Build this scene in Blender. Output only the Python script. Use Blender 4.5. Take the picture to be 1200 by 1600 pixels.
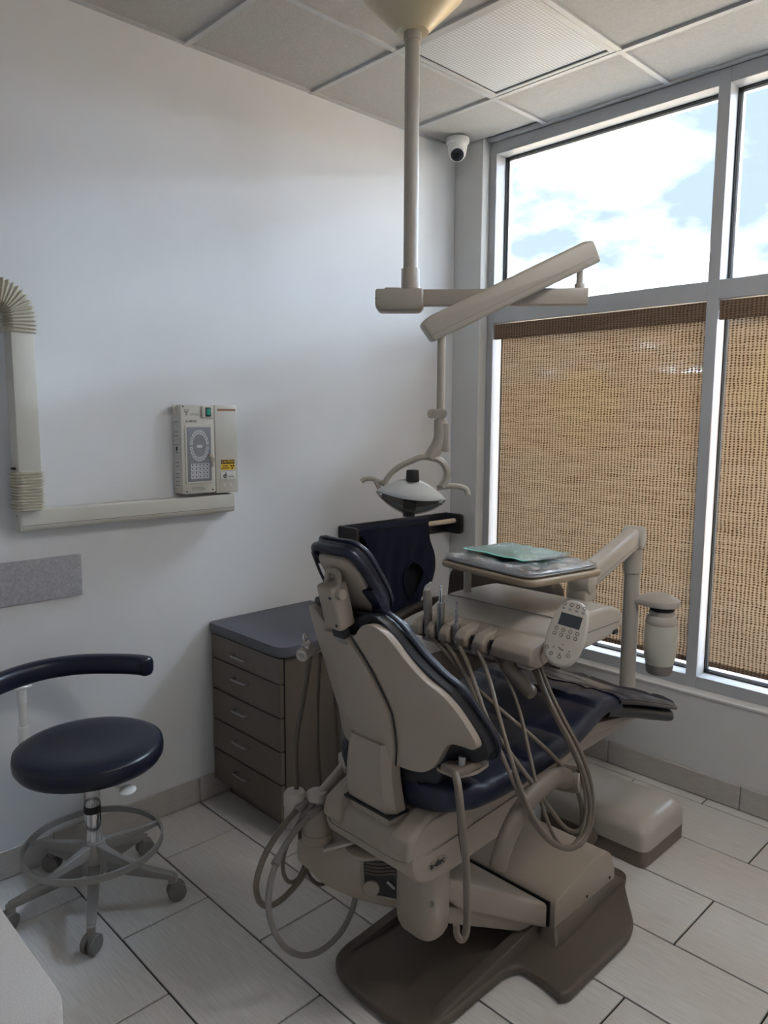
import bpy, bmesh, math, random
from mathutils import Vector, Matrix, noise as mnoise
random.seed(7)
for o in list(bpy.data.objects): bpy.data.objects.remove(o)
S = bpy.context.scene
COL = S.collection

# ------------------------------------------------------------------ camera
F_PX = 1164.384
RC = ((-0.717257, 0.084223, -0.6917), (0.696795, 0.093003, -0.711215), (0.00443, -0.992097, -0.125394))
cam = bpy.data.cameras.new('camera'); camo = bpy.data.objects.new('camera', cam); COL.objects.link(camo)
right = Vector([RC[i][0] for i in range(3)]); down = Vector([RC[i][1] for i in range(3)]); fwd = Vector([RC[i][2] for i in range(3)])
mw = Matrix.Identity(4)
for i in range(3):
    mw[i][0] = right[i]; mw[i][1] = -down[i]; mw[i][2] = -fwd[i]; mw[i][3] = (3.156713, 2.716926, 1.640168)[i]
camo.matrix_world = mw
cam.sensor_fit = 'VERTICAL'; cam.sensor_height = 32.0; cam.lens = F_PX / 1600 * 32.0
cam.clip_start = 0.02; cam.clip_end = 500
S.camera = camo

# ------------------------------------------------------------------ world, sun, exposure
S.view_settings.view_transform = 'Standard'
S.view_settings.look = 'None'
S.view_settings.gamma = 1.0
S.view_settings.use_curve_mapping = False
S.view_settings.exposure = EXPOSURE = 0.82
CLOUD = (60.0, 73.0, 90.0); BLUE = (0.43, 0.54, 0.67); SUN_POWER = 19.0; SKY_SEED = 4.3; FILL_LAMP_RADIANCE = 13.0
W = bpy.data.worlds.new('sky'); S.world = W; W.use_nodes = True
nt = W.node_tree; nt.nodes.clear()
def nd(t, k, **kw):
    n = t.nodes.new(k)
    for a, b in kw.items():
        if a.startswith('i_'): n.inputs[a[2:].replace('_', ' ')].default_value = b
        else: setattr(n, a, b)
    return n
tc = nd(nt, 'ShaderNodeTexCoord'); sx = nd(nt, 'ShaderNodeSeparateXYZ'); nt.links.new(tc.outputs['Generated'], sx.inputs[0])
zc = nd(nt, 'ShaderNodeMath', operation='MAXIMUM'); nt.links.new(sx.outputs[2], zc.inputs[0]); zc.inputs[1].default_value = 0.0
za = nd(nt, 'ShaderNodeMath', operation='ADD'); nt.links.new(zc.outputs[0], za.inputs[0]); za.inputs[1].default_value = 0.22
dx = nd(nt, 'ShaderNodeMath', operation='DIVIDE'); nt.links.new(sx.outputs[0], dx.inputs[0]); nt.links.new(za.outputs[0], dx.inputs[1])
dy = nd(nt, 'ShaderNodeMath', operation='DIVIDE'); nt.links.new(sx.outputs[1], dy.inputs[0]); nt.links.new(za.outputs[0], dy.inputs[1])
cx = nd(nt, 'ShaderNodeCombineXYZ'); cx.inputs[2].default_value = SKY_SEED; nt.links.new(dx.outputs[0], cx.inputs[0]); nt.links.new(dy.outputs[0], cx.inputs[1])
nz = nd(nt, 'ShaderNodeTexNoise'); nz.inputs['Scale'].default_value = 2.3; nz.inputs['Detail'].default_value = 9; nz.inputs['Roughness'].default_value = .55
nt.links.new(cx.outputs[0], nz.inputs['Vector'])
cr = nd(nt, 'ShaderNodeValToRGB')
cr.color_ramp.elements[0].position = .42; cr.color_ramp.elements[0].color = (*[c / 80 for c in BLUE], 1)
cr.color_ramp.elements[1].position = .69; cr.color_ramp.elements[1].color = (*[c / 80 for c in CLOUD], 1)
e = cr.color_ramp.elements.new(.50); e.color = (.0095, .0105, .0118, 1); e = cr.color_ramp.elements.new(.575); e.color = (.05, .056, .065, 1)
nt.links.new(nz.outputs['Fac'], cr.inputs[0])
bg = nd(nt, 'ShaderNodeBackground'); bg.inputs['Strength'].default_value = 80.0
wo = nd(nt, 'ShaderNodeOutputWorld'); nt.links.new(cr.outputs[0], bg.inputs[0]); nt.links.new(bg.outputs[0], wo.inputs[0])
sun = bpy.data.lights.new('sun', 'SUN'); sun.energy = SUN_POWER; sun.angle = .02; sun.color = (1, .76, .45)
suno = bpy.data.objects.new('sun', sun); COL.objects.link(suno)
suno.rotation_euler = Vector((-.62, -.30, -.75)).to_track_quat('-Z', 'Y').to_euler()

# ------------------------------------------------------------------ materials
def lin(c):
    return tuple(((v / 255) / 12.92 if v / 255 <= .04045 else ((v / 255 + .055) / 1.055) ** 2.4) for v in c)
def mat(name, rgb, rough=.5, metal=0., var=.06, vscale=6., bump=0., bscale=60., spec=.5, coat=0., stretch=None, emit=None, alpha=None):
    m = bpy.data.materials.new(name); m.use_nodes = True; t = m.node_tree; b = t.nodes['Principled BSDF']
    c = lin(rgb)
    co = nd(t, 'ShaderNodeTexCoord'); src = co.outputs['Object']
    if stretch:
        mp = nd(t, 'ShaderNodeMapping'); mp.inputs['Scale'].default_value = stretch; t.links.new(src, mp.inputs[0]); src = mp.outputs[0]
    n = nd(t, 'ShaderNodeTexNoise'); n.inputs['Scale'].default_value = vscale; n.inputs['Detail'].default_value = 4; t.links.new(src, n.inputs['Vector'])
    r = nd(t, 'ShaderNodeValToRGB')
    r.color_ramp.elements[0].position = .3; r.color_ramp.elements[0].color = (*[max(0, v * (1 - var)) for v in c], 1)
    r.color_ramp.elements[1].position = .7; r.color_ramp.elements[1].color = (*[min(1, v * (1 + var)) for v in c], 1)
    t.links.new(n.outputs['Fac'], r.inputs[0]); t.links.new(r.outputs[0], b.inputs['Base Color'])
    b.inputs['Roughness'].default_value = rough; b.inputs['Metallic'].default_value = metal
    b.inputs['Specular IOR Level'].default_value = spec; b.inputs['Coat Weight'].default_value = coat
    if bump:
        n2 = nd(t, 'ShaderNodeTexNoise'); n2.inputs['Scale'].default_value = bscale; n2.inputs['Detail'].default_value = 5; t.links.new(src, n2.inputs['Vector'])
        bp = nd(t, 'ShaderNodeBump'); bp.inputs['Strength'].default_value = bump; bp.inputs['Distance'].default_value = .004
        t.links.new(n2.outputs['Fac'], bp.inputs['Height']); t.links.new(bp.outputs[0], b.inputs['Normal'])
    return m
M = {}
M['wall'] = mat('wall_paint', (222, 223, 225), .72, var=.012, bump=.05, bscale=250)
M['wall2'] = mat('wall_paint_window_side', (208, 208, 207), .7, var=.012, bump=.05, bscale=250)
M['ceil_tile'] = mat('ceiling_tile_fissured', (186, 184, 181), .95, var=.05, vscale=90, bump=.55, bscale=190, spec=.1)
M['grid'] = mat('ceiling_grid_metal', (186, 187, 188), .5)
M['lens'] = mat('light_lens_plastic', (240, 242, 245), .6, var=.02, bump=0)
M['grout'] = mat('grout', (30, 27, 26), .9)
M['tile'] = mat('floor_tile', (206, 203, 200), .42, var=.09, vscale=9, bump=.06, bscale=40, stretch=(18, 1.2, 1))
M['tile_b'] = mat('base_tile', (180, 175, 170), .5, var=.07, vscale=9, bump=.05, bscale=40, stretch=(2, 2, 12))
M['alu'] = mat('painted_aluminium', (176, 178, 182), .42, var=.03)
M['gasket'] = mat('black_gasket', (24, 25, 27), .6)
M['beige'] = mat('chair_plastic', (158, 146, 134), .42, var=.025)
M['beige2'] = mat('delivery_plastic', (176, 170, 161), .34, var=.02)
M['cream'] = mat('cream_enamel', (200, 197, 188), .4, var=.02)
M['bellow'] = mat('bellows_plastic', (196, 190, 172), .55, var=.03)
M['canopy'] = mat('canopy_plastic', (190, 176, 146), .3, var=.02)
M['lightpaint'] = mat('light_arm_paint', (166, 159, 148), .38, var=.02)
M['taupe'] = mat('base_taupe', (88, 79, 71), .55, var=.05, bump=.12, bscale=300)
M['taupe_arm'] = mat('armrest_taupe', (112, 102, 93), .5, var=.04)
M['hose'] = mat('hose_taupe', (112, 102, 91), .45, var=.05)
M['hose_g'] = mat('hose_grey', (132, 128, 124), .45, var=.05)
M['hose_d'] = mat('hose_dark', (86, 77, 68), .5, var=.05)
M['navy'] = mat('navy_vinyl', (20, 26, 47), .42, var=.12, bump=.14, bscale=30, spec=.45)
M['navy_dk'] = mat('navy_black_vinyl', (17, 19, 28), .45, var=.1, bump=.05, bscale=60)
M['navy_stool'] = mat('stool_vinyl', (14, 20, 40), .34, var=.06, bump=.02, bscale=200, spec=.45)
M['apron'] = mat('apron_cloth', (24, 28, 48), .8, var=.15, bump=.1, bscale=90, spec=.2)
M['apron_in'] = mat('apron_lining', (14, 15, 24), .9)
M['black'] = mat('black_plastic', (22, 22, 24), .4)
M['rack'] = mat('rack_black', (30, 32, 38), .45)
M['wood'] = mat('rod_wood', (205, 188, 165), .6, var=.1, stretch=(1, 20, 20))
M['chrome'] = mat('chrome', (210, 210, 212), .12, metal=1.)
M['visor'] = mat('satin_visor', (214, 216, 214), .22, var=.02)
M['steel'] = mat('brushed_steel', (168, 167, 165), .3, metal=1.)
M['pewter'] = mat('cast_pewter', (150, 147, 144), .5, metal=.3, var=.06)
M['wheel'] = mat('caster_grey', (112, 109, 106), .55)
M['lam'] = mat('cabinet_laminate', (104, 94, 85), .5, var=.04)
M['lam_top'] = mat('worktop_laminate', (92, 93, 102), .55, var=.05, vscale=180)
M['counter'] = mat('speckled_counter', (178, 172, 168), .5, var=.12, vscale=420)
M['felt'] = mat('grey_felt', (172, 172, 178), .95, var=.16, vscale=120, bump=.3, bscale=200)
M['keypanel'] = mat('grey_keypanel', (132, 134, 140), .45)
M['keywhite'] = mat('key_white', (200, 202, 206), .45)
M['ink'] = mat('dark_ink', (38, 38, 42), .6)
M['ink_soft'] = mat('grey_ink', (120, 118, 112), .6)
M['yellow'] = mat('caution_yellow', (232, 190, 40), .5)
M['brownlabel'] = mat('brown_label', (150, 112, 80), .6)
M['paper'] = mat('sticker_paper', (206, 205, 200), .6, var=.05, vscale=60)
M['green'] = mat('switch_green', (40, 150, 130), .2)
M['white'] = mat('white_plastic', (228, 228, 226), .4)
M['screen'] = mat('lcd_screen', (60, 64, 72), .2)
M['chairbrown'] = mat('guest_vinyl', (66, 58, 53), .5, var=.06, bump=.05, bscale=80)
M['darkwood'] = mat('guest_frame', (46, 39, 35), .45)
M['mint'] = mat('mint_paper', (140, 212, 194), .7, var=.06)
M['traymetal'] = mat('tray_metal', (158, 160, 162), .35, metal=.5)
M['brush'] = mat('silver_reflector', (232, 234, 236), .28, metal=.1)
M['amber'] = mat('tray_rim', (150, 134, 112), .45)
M['pave'] = mat('pavers', (196, 194, 190), .9, var=.1, vscale=3)
M['asphalt'] = mat('asphalt', (176, 164, 146), .95, var=.1, vscale=8)
M['brick'] = mat('far_brick', (168, 118, 100), .9, var=.1, vscale=1)
M['roofdark'] = mat('far_roof', (82, 74, 72), .9)
M['leafy'] = mat('yellow_leaves', (205, 190, 60), .8, var=.3, vscale=2)
M['bark'] = mat('bark', (88, 74, 60), .9)
M['lampmetal'] = mat('lamp_metal', (120, 118, 112), .5)
M['skyglass'] = mat('far_window', (96, 110, 124), .15)

def shader_mat(name):
    m = bpy.data.materials.new(name); m.use_nodes = True; t = m.node_tree; t.nodes.clear()
    out = nd(t, 'ShaderNodeOutputMaterial'); return m, t, out
def clear_mat(name, tint=(1, 1, 1), gloss=.08, rough=.02, bump=0., bscale=20.):
    m, t, out = shader_mat(name)
    tr = nd(t, 'ShaderNodeBsdfTransparent'); tr.inputs[0].default_value = (*tint, 1)
    gl = nd(t, 'ShaderNodeBsdfGlossy'); gl.inputs['Roughness'].default_value = rough
    lw = nd(t, 'ShaderNodeLayerWeight'); lw.inputs[0].default_value = .25
    ad = nd(t, 'ShaderNodeMath', operation='MULTIPLY_ADD'); ad.inputs[1].default_value = .6; ad.inputs[2].default_value = gloss; t.links.new(lw.outputs['Fresnel'], ad.inputs[0])
    mx = nd(t, 'ShaderNodeMixShader'); t.links.new(ad.outputs[0], mx.inputs[0]); t.links.new(tr.outputs[0], mx.inputs[1]); t.links.new(gl.outputs[0], mx.inputs[2])
    if bump:
        n = nd(t, 'ShaderNodeTexNoise'); n.inputs['Scale'].default_value = bscale; n.inputs['Detail'].default_value = 3
        b = nd(t, 'ShaderNodeBump'); b.inputs['Strength'].default_value = bump; b.inputs['Distance'].default_value = .01; t.links.new(n.outputs['Fac'], b.inputs['Height']); t.links.new(b.outputs[0], gl.inputs['Normal'])
    t.links.new(mx.outputs[0], out.inputs[0]); return m
M['glass'] = clear_mat('window_glass', (.97, .985, .98), .02)
M['shield'] = clear_mat('clear_shield', (.93, .94, .94), .10, .04)
M['pouchfilm'] = clear_mat('pouch_film', (.96, .98, .98), .10, .12, bump=1.0, bscale=22)
M['film'] = clear_mat('clear_film', (.97, .975, .98), .24, .10, bump=1.0, bscale=16)
M['bottle'] = None
m, t, out = shader_mat('frosted_bottle')
df = nd(t, 'ShaderNodeBsdfDiffuse'); df.inputs[0].default_value = (*lin((226, 226, 218)), 1)
tl = nd(t, 'ShaderNodeBsdfTranslucent'); tl.inputs[0].default_value = (*lin((240, 240, 232)), 1)
mx = nd(t, 'ShaderNodeMixShader'); mx.inputs[0].default_value = .5
n = nd(t, 'ShaderNodeTexNoise'); n.inputs['Scale'].default_value = 8
t.links.new(df.outputs[0], mx.inputs[1]); t.links.new(tl.outputs[0], mx.inputs[2]); t.links.new(mx.outputs[0], out.inputs[0]); M['bottle'] = m

def blind_mat(name, dark):
    # woven-wood cloth: tan slivers across, cords down, small darker gaps; partly see-through
    m, t, out = shader_mat(name)
    co = nd(t, 'ShaderNodeTexCoord'); sp = nd(t, 'ShaderNodeSeparateXYZ'); t.links.new(co.outputs['Object'], sp.inputs[0])
    nw = nd(t, 'ShaderNodeTexNoise'); nw.inputs['Scale'].default_value = 26; nw.inputs['Detail'].default_value = 3; t.links.new(co.outputs['Object'], nw.inputs['Vector'])
    def wave(sock, freq, amp):
        a = nd(t, 'ShaderNodeMath', operation='MULTIPLY_ADD'); t.links.new(nw.outputs['Fac'], a.inputs[0]); a.inputs[1].default_value = amp; t.links.new(sock, a.inputs[2])
        b = nd(t, 'ShaderNodeMath', operation='MULTIPLY'); t.links.new(a.outputs[0], b.inputs[0]); b.inputs[1].default_value = freq
        s = nd(t, 'ShaderNodeMath', operation='SINE'); t.links.new(b.outputs[0], s.inputs[0]); return s.outputs[0]
    wy = wave(sp.outputs[1], 2 * math.pi / .0165, .012); wz = wave(sp.outputs[2], 2 * math.pi / .0105, .02)
    def mm(op, a, b):
        x = nd(t, 'ShaderNodeMath', operation=op)
        for i, v in ((0, a), (1, b)):
            if isinstance(v, float): x.inputs[i].default_value = v
            else: t.links.new(v, x.inputs[i])
        return x.outputs[0]
    hole = mm('ADD', mm('MULTIPLY', wy, .55), mm('MULTIPLY', wz, .42))
    mp = nd(t, 'ShaderNodeMapping'); mp.inputs['Scale'].default_value = (1, 5, 95); t.links.new(co.outputs['Object'], mp.inputs[0])
    ns = nd(t, 'ShaderNodeTexNoise'); ns.inputs['Scale'].default_value = 1.0; ns.inputs['Detail'].default_value = 4; t.links.new(mp.outputs[0], ns.inputs['Vector'])
    fac = mm('ADD', hole, mm('MULTIPLY', mm('SUBTRACT', ns.outputs['Fac'], .5), 1.3))
    cr = nd(t, 'ShaderNodeValToRGB'); el = cr.color_ramp.elements
    if dark:
        a, b, c = (140, 118, 100), (118, 98, 82), (86, 70, 60)
    else:
        a, b, c = (232, 206, 172), (208, 172, 132), (84, 60, 40)
    el[0].position = .18; el[0].color = (*lin(a), 1); el[1].position = .86; el[1].color = (*lin(c), 1)
    e2 = el.new(.62); e2.color = (*lin(b), 1)
    mpf = nd(t, 'ShaderNodeMapRange'); mpf.inputs['From Min'].default_value = -1.2; mpf.inputs['From Max'].default_value = 1.1; t.links.new(fac, mpf.inputs[0])
    t.links.new(mpf.outputs[0], cr.inputs[0])
    df = nd(t, 'ShaderNodeBsdfDiffuse'); tl = nd(t, 'ShaderNodeBsdfTranslucent'); t.links.new(cr.outputs[0], df.inputs[0]); t.links.new(cr.outputs[0], tl.inputs[0])
    mx = nd(t, 'ShaderNodeMixShader'); mx.inputs[0].default_value = .014 if dark else .042; t.links.new(df.outputs[0], mx.inputs[1]); t.links.new(tl.outputs[0], mx.inputs[2])
    tr = nd(t, 'ShaderNodeBsdfTransparent')
    gap = nd(t, 'ShaderNodeMapRange'); gap.inputs['From Min'].default_value = .35; gap.inputs['From Max'].default_value = -.9; gap.inputs['To Min'].default_value = .0; gap.inputs['To Max'].default_value = .0 if dark else .022; t.links.new(fac, gap.inputs[0])
    m2 = nd(t, 'ShaderNodeMixShader'); t.links.new(gap.outputs[0], m2.inputs[0]); t.links.new(mx.outputs[0], m2.inputs[1]); t.links.new(tr.outputs[0], m2.inputs[2])
    t.links.new(m2.outputs[0], out.inputs[0]); return m
M['blind'] = blind_mat('woven_blind', False); M['valance'] = blind_mat('woven_valance', True)
# prismatic lens bump
t = M['lens'].node_tree; b = t.nodes['Principled BSDF']; co = nd(t, 'ShaderNodeTexCoord'); vo = nd(t, 'ShaderNodeTexVoronoi'); vo.inputs['Scale'].default_value = 70; vo.inputs['Randomness'].default_value = 0
t.links.new(co.outputs['Object'], vo.inputs['Vector']); bp = nd(t, 'ShaderNodeBump'); bp.inputs['Strength'].default_value = .5; bp.inputs['Distance'].default_value = .004
t.links.new(vo.outputs['Distance'], bp.inputs['Height']); t.links.new(bp.outputs[0], b.inputs['Normal'])
vr = nd(t, 'ShaderNodeValToRGB'); vr.color_ramp.elements[0].position = .25; vr.color_ramp.elements[0].color = (.92, .93, .95, 1); vr.color_ramp.elements[1].position = .62; vr.color_ramp.elements[1].color = (.5, .51, .53, 1)
t.links.new(vo.outputs['Distance'], vr.inputs[0]); t.links.new(vr.outputs[0], b.inputs['Base Color'])

m, t, out = shader_mat('lit_lens'); em = nd(t, 'ShaderNodeEmission'); em.inputs[0].default_value = (1, .96, .91, 1); em.inputs[1].default_value = FILL_LAMP_RADIANCE; t.links.new(em.outputs[0], out.inputs[0]); M['lens_on'] = m  # glow of the added, unseen ceiling panel that fills the room

# ------------------------------------------------------------------ helpers
V = Vector
def link_mesh(name, me, material, parent=None, sharp=40):
    o = bpy.data.objects.new(name, me); COL.objects.link(o)
    if material is not None:
        me.materials.clear(); me.materials.append(M[material])
    if parent is not None:
        o.parent = parent
        if parent.type == 'EMPTY': o.matrix_parent_inverse = Matrix.LocRotScale(parent.location, parent.rotation_euler, parent.scale).inverted()
    return o
def obj(name, bm, material, parent=None, sharp=40, fixn=True):
    if fixn: bmesh.ops.recalc_face_normals(bm, faces=bm.faces)
    me = bpy.data.meshes.new(name); bm.to_mesh(me); bm.free()
    me.polygons.foreach_set('use_smooth', [True] * len(me.polygons)); me.set_sharp_from_angle(angle=math.radians(sharp))
    return link_mesh(name, me, material, parent)
def tag(o, label, cat, group=None):
    o['label'] = label; o['category'] = cat
    if group: o['group'] = group
    return o
def thing(name, label, cat, loc, group=None):
    o = bpy.data.objects.new(name, None); COL.objects.link(o); o.location = loc; o.empty_display_size = .05
    return tag(o, label, cat, group)
def struct(o): o['kind'] = 'structure'; return o
def NB(): return bmesh.new()
def merge(bm, tmp):
    me = bpy.data.meshes.new('tmp'); tmp.to_mesh(me); tmp.free(); bm.from_mesh(me); bpy.data.meshes.remove(me)
def box(bm, lo, hi, bevel=0., seg=2, mtx=None):
    t = bmesh.new(); lo = V(lo); hi = V(hi)
    bmesh.ops.create_cube(t, size=1.0, matrix=Matrix.Translation((lo + hi) / 2) @ Matrix.Diagonal((*(hi - lo), 1)))
    if bevel: bmesh.ops.bevel(t, geom=t.edges[:], offset=bevel, segments=seg, profile=.5, affect='EDGES', clamp_overlap=True)
    if mtx is not None: bmesh.ops.transform(t, matrix=mtx, verts=t.verts)
    merge(bm, t); return bm
def basis(axis, hint=(0, 0, 1)):
    a = V(axis).normalized(); h = V(hint)
    if abs(a.dot(h)) > .98: h = V((1, 0, 0))
    u = h.cross(a).normalized(); return u, a.cross(u), a
def ring(bm, c, u, v, ru, rv, n):
    return [bm.verts.new(V(c) + u * (ru * math.cos(2 * math.pi * i / n)) + v * (rv * math.sin(2 * math.pi * i / n))) for i in range(n)]
def bridge(bm, a, b):
    n = len(a)
    for i in range(n): bm.faces.new((a[i], a[(i + 1) % n], b[(i + 1) % n], b[i]))
def cyl(bm, p0, p1, r0, r1=None, n=20, bev=0.):
    r1 = r0 if r1 is None else r1; p0 = V(p0); p1 = V(p1); u, v, a = basis(p1 - p0)
    L = (p1 - p0).length; b = min(bev, L * .45)
    prof = [(0, r0 - b), (b * .3, r0 - b * .3), (b, r0), (L - b, r1), (L - b * .3, r1 - b * .3), (L, r1 - b)] if b else [(0, r0), (L, r1)]
    rs = [ring(bm, p0 + a * z, u, v, r, r, n) for z, r in prof]
    for q in range(len(rs) - 1): bridge(bm, rs[q], rs[q + 1])
    bm.faces.new(rs[0][::-1]); bm.faces.new(rs[-1]); return bm
def lathe(bm, prof, origin, axis=(0, 0, 1), n=32, sq=None):
    u, v, a = basis(axis); o = V(origin); rs = []
    for r, z in prof: rs.append(ring(bm, o + a * z, u, v, max(r, 1e-4), max(r, 1e-4), n))
    for q in range(len(rs) - 1): bridge(bm, rs[q], rs[q + 1])
    bm.faces.new(rs[0][::-1]); bm.faces.new(rs[-1]); return bm
def spline(pts, sub=6):
    P = [V(p) for p in pts]
    if len(P) < 3: return P
    out = []
    for i in range(len(P) - 1):
        p0 = P[max(i - 1, 0)]; p1 = P[i]; p2 = P[i + 1]; p3 = P[min(i + 2, len(P) - 1)]
        for k in range(sub):
            s = k / sub; out.append(.5 * ((2 * p1) + (p2 - p0) * s + (2 * p0 - 5 * p1 + 4 * p2 - p3) * s * s + (3 * p1 - p0 - 3 * p2 + p3) * s ** 3))
    out.append(P[-1]); return out
def relax(pts, it=2):
    P = [V(p) for p in pts]
    for _ in range(it): P = [P[0]] + [(P[i - 1] + P[i] * 2 + P[i + 1]) / 4 for i in range(1, len(P) - 1)] + [P[-1]]
    return P
def tube(bm, pts, r, n=10, sub=6, r2=None, aspect=1., hint=(0, 0, 1), cap=True, rfun=None):
    P = spline(pts, sub) if sub > 1 else [V(p) for p in pts]
    T = [(P[min(i + 1, len(P) - 1)] - P[max(i - 1, 0)]).normalized() for i in range(len(P))]
    u, v, _ = basis(T[0], hint); rs = []
    for i, p in enumerate(P):
        if i: u = (u - T[i] * u.dot(T[i])).normalized(); v = T[i].cross(u)
        f = i / (len(P) - 1); rr = r if r2 is None else r + (r2 - r) * f
        if rfun: rr = rfun(f)
        rs.append(ring(bm, p, u, v, rr * aspect, rr, n))
    for i in range(len(rs) - 1): bridge(bm, rs[i], rs[i + 1])
    if cap: bm.faces.new(rs[0][::-1]); bm.faces.new(rs[-1])
    return bm
def prism(bm, poly, fmap, w0, w1, bevel=0., seg=2):
    t = bmesh.new()
    a = [t.verts.new(fmap(x, y, w0)) for x, y in poly]; b = [t.verts.new(fmap(x, y, w1)) for x, y in poly]
    fa = t.faces.new(a); fb = t.faces.new(b[::-1]); n = len(poly)
    for i in range(n): t.faces.new((a[i], b[i], b[(i + 1) % n], a[(i + 1) % n]))
    bmesh.ops.recalc_face_normals(t, faces=t.faces)
    if bevel:
        es = list(fa.edges) + list(fb.edges)
        bmesh.ops.bevel(t, geom=es, offset=bevel, segments=seg, profile=.5, affect='EDGES', clamp_overlap=True)
    merge(bm, t); return bm
def hull(bm, pts, bevel=0., seg=2):
    t = bmesh.new()
    for p in pts: t.verts.new(p)
    r = bmesh.ops.convex_hull(t, input=t.verts)
    bmesh.ops.dissolve_limit(t, angle_limit=.02, verts=t.verts, edges=t.edges)
    if bevel: bmesh.ops.bevel(t, geom=t.edges[:], offset=bevel, segments=seg, profile=.5, affect='EDGES', clamp_overlap=True)
    merge(bm, t); return bm
def rnd_poly(poly, r, k=4):
    out = []; n = len(poly)
    for i in range(n):
        p = V((*poly[i][:2], 0)); a = V((*poly[i - 1][:2], 0)); b = V((*poly[(i + 1) % n][:2], 0))
        rr = min(r if not isinstance(r, (list, tuple)) else r[i], (a - p).length * .48, (b - p).length * .48)
        if rr <= 1e-5: out.append((p.x, p.y)); continue
        s = p + (a - p).normalized() * rr; e = p + (b - p).normalized() * rr
        for q in range(k + 1):
            f = q / k; c = s * (1 - f) ** 2 + p * 2 * f * (1 - f) + e * f * f; out.append((c.x, c.y))
    return out
def chaikin(poly, it=2):
    for _ in range(it):
        out = []
        for i in range(len(poly)):
            a, b = poly[i], poly[(i + 1) % len(poly)]
            out += [(a[0] * .75 + b[0] * .25, a[1] * .75 + b[1] * .25), (a[0] * .25 + b[0] * .75, a[1] * .25 + b[1] * .75)]
        poly = out
    return poly
def inside(poly, x, y):
    c = False; n = len(poly)
    for i in range(n):
        x1, y1 = poly[i]; x2, y2 = poly[i - 1]
        if (y1 > y) != (y2 > y) and x < (x2 - x1) * (y - y1) / (y2 - y1) + x1: c = not c
    return c
def sheet(bm, poly, fmap, thick, cell=.03, holes=(), bevel=0.):
    # a flat outline cut into a grid, bent by fmap(u, v, w) and given its thickness
    t = bmesh.new(); t.faces.new([t.verts.new((x, y, 0)) for x, y in poly])
    for h in holes:
        pass
    xs = [p[0] for p in poly]; ys = [p[1] for p in poly]
    for ax, (lo, hi) in ((0, (min(xs), max(xs))), (1, (min(ys), max(ys)))):
        k = int((hi - lo) / cell)
        for i in range(1, k + 1):
            co = [0, 0, 0]; co[ax] = lo + (hi - lo) * i / (k + 1); no = [0, 0, 0]; no[ax] = 1
            bmesh.ops.bisect_plane(t, geom=t.verts[:] + t.edges[:] + t.faces[:], plane_co=co, plane_no=no)
    if holes:
        kill = [f for f in t.faces if any(inside(h, *f.calc_center_median()[:2]) for h in holes)]
        bmesh.ops.delete(t, geom=kill, context='FACES')
    bmesh.ops.triangulate(t, faces=[f for f in t.faces if len(f.verts) > 4])
    r = bmesh.new(); A = {}; B = {}
    for v in t.verts:
        A[v] = r.verts.new(fmap(v.co.x, v.co.y, 0)); B[v] = r.verts.new(fmap(v.co.x, v.co.y, thick))
    be = []
    for f in t.faces:
        r.faces.new([A[v] for v in f.verts]); r.faces.new([B[v] for v in reversed(f.verts)])
    for e in t.edges:
        if len(e.link_faces) == 1:
            a, b = e.verts; q = r.faces.new((A[a], A[b], B[b], B[a]))
            be.append((A[a], A[b])); be.append((B[a], B[b]))
    t.free(); bmesh.ops.recalc_face_normals(r, faces=r.faces)
    if bevel:
        es = [r.edges.get(p) for p in be]
        bmesh.ops.bevel(r, geom=[e for e in es if e], offset=bevel, segments=2, profile=.5, affect='EDGES', clamp_overlap=True)
    merge(bm, r); return bm
def text(name, body, size, mtx, material, parent, align='CENTER', bold=False):
    cu = bpy.data.curves.new(name, 'FONT'); cu.body = body; cu.size = size; cu.align_x = align; cu.align_y = 'CENTER'; cu.extrude = .0004
    if bold: cu.offset = size * .02
    o = bpy.data.objects.new(name + '_c', cu); COL.objects.link(o)
    bpy.context.view_layer.update()
    me = bpy.data.meshes.new_from_object(o.evaluated_get(bpy.context.evaluated_depsgraph_get()))
    bpy.data.objects.remove(o); bpy.data.curves.remove(cu); me.transform(mtx); me.name = name
    return link_mesh(name, me, material, parent)
def frame_mtx(origin, r, u):
    r = V(r).normalized(); u = V(u).normalized(); n = r.cross(u); m = Matrix.Identity(4)
    for i in range(3): m[i][0] = r[i]; m[i][1] = u[i]; m[i][2] = n[i]; m[i][3] = origin[i]
    return m
def P_XZ(y0=0):   # poly in (x, z) extruded along y
    return lambda x, z, w: V((x, w, z))
def P_XY(): return lambda x, y, w: V((x, y, w))
def P_YZ(): return lambda y, z, w: V((w, y, z))
def interp(tab, x):
    tab = sorted(tab)
    if x <= tab[0][0]: return tab[0][1]
    for (a, b), (c, d) in zip(tab, tab[1:]):
        if x <= c: s = (x - a) / (c - a); return b + (d - b) * s
    return tab[-1][1]
def smooth_interp(tab, x):
    tab = sorted(tab)
    if x <= tab[0][0]: return tab[0][1]
    if x >= tab[-1][0]: return tab[-1][1]
    for i in range(len(tab) - 1):
        if x <= tab[i + 1][0]:
            s = (x - tab[i][0]) / (tab[i + 1][0] - tab[i][0])
            p0 = tab[max(i - 1, 0)][1]; p1 = tab[i][1]; p2 = tab[i + 1][1]; p3 = tab[min(i + 2, len(tab) - 1)][1]
            return .5 * (2 * p1 + (p2 - p0) * s + (2 * p0 - 5 * p1 + 4 * p2 - p3) * s * s + (3 * p1 - p0 - 3 * p2 + p3) * s ** 3)

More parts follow.
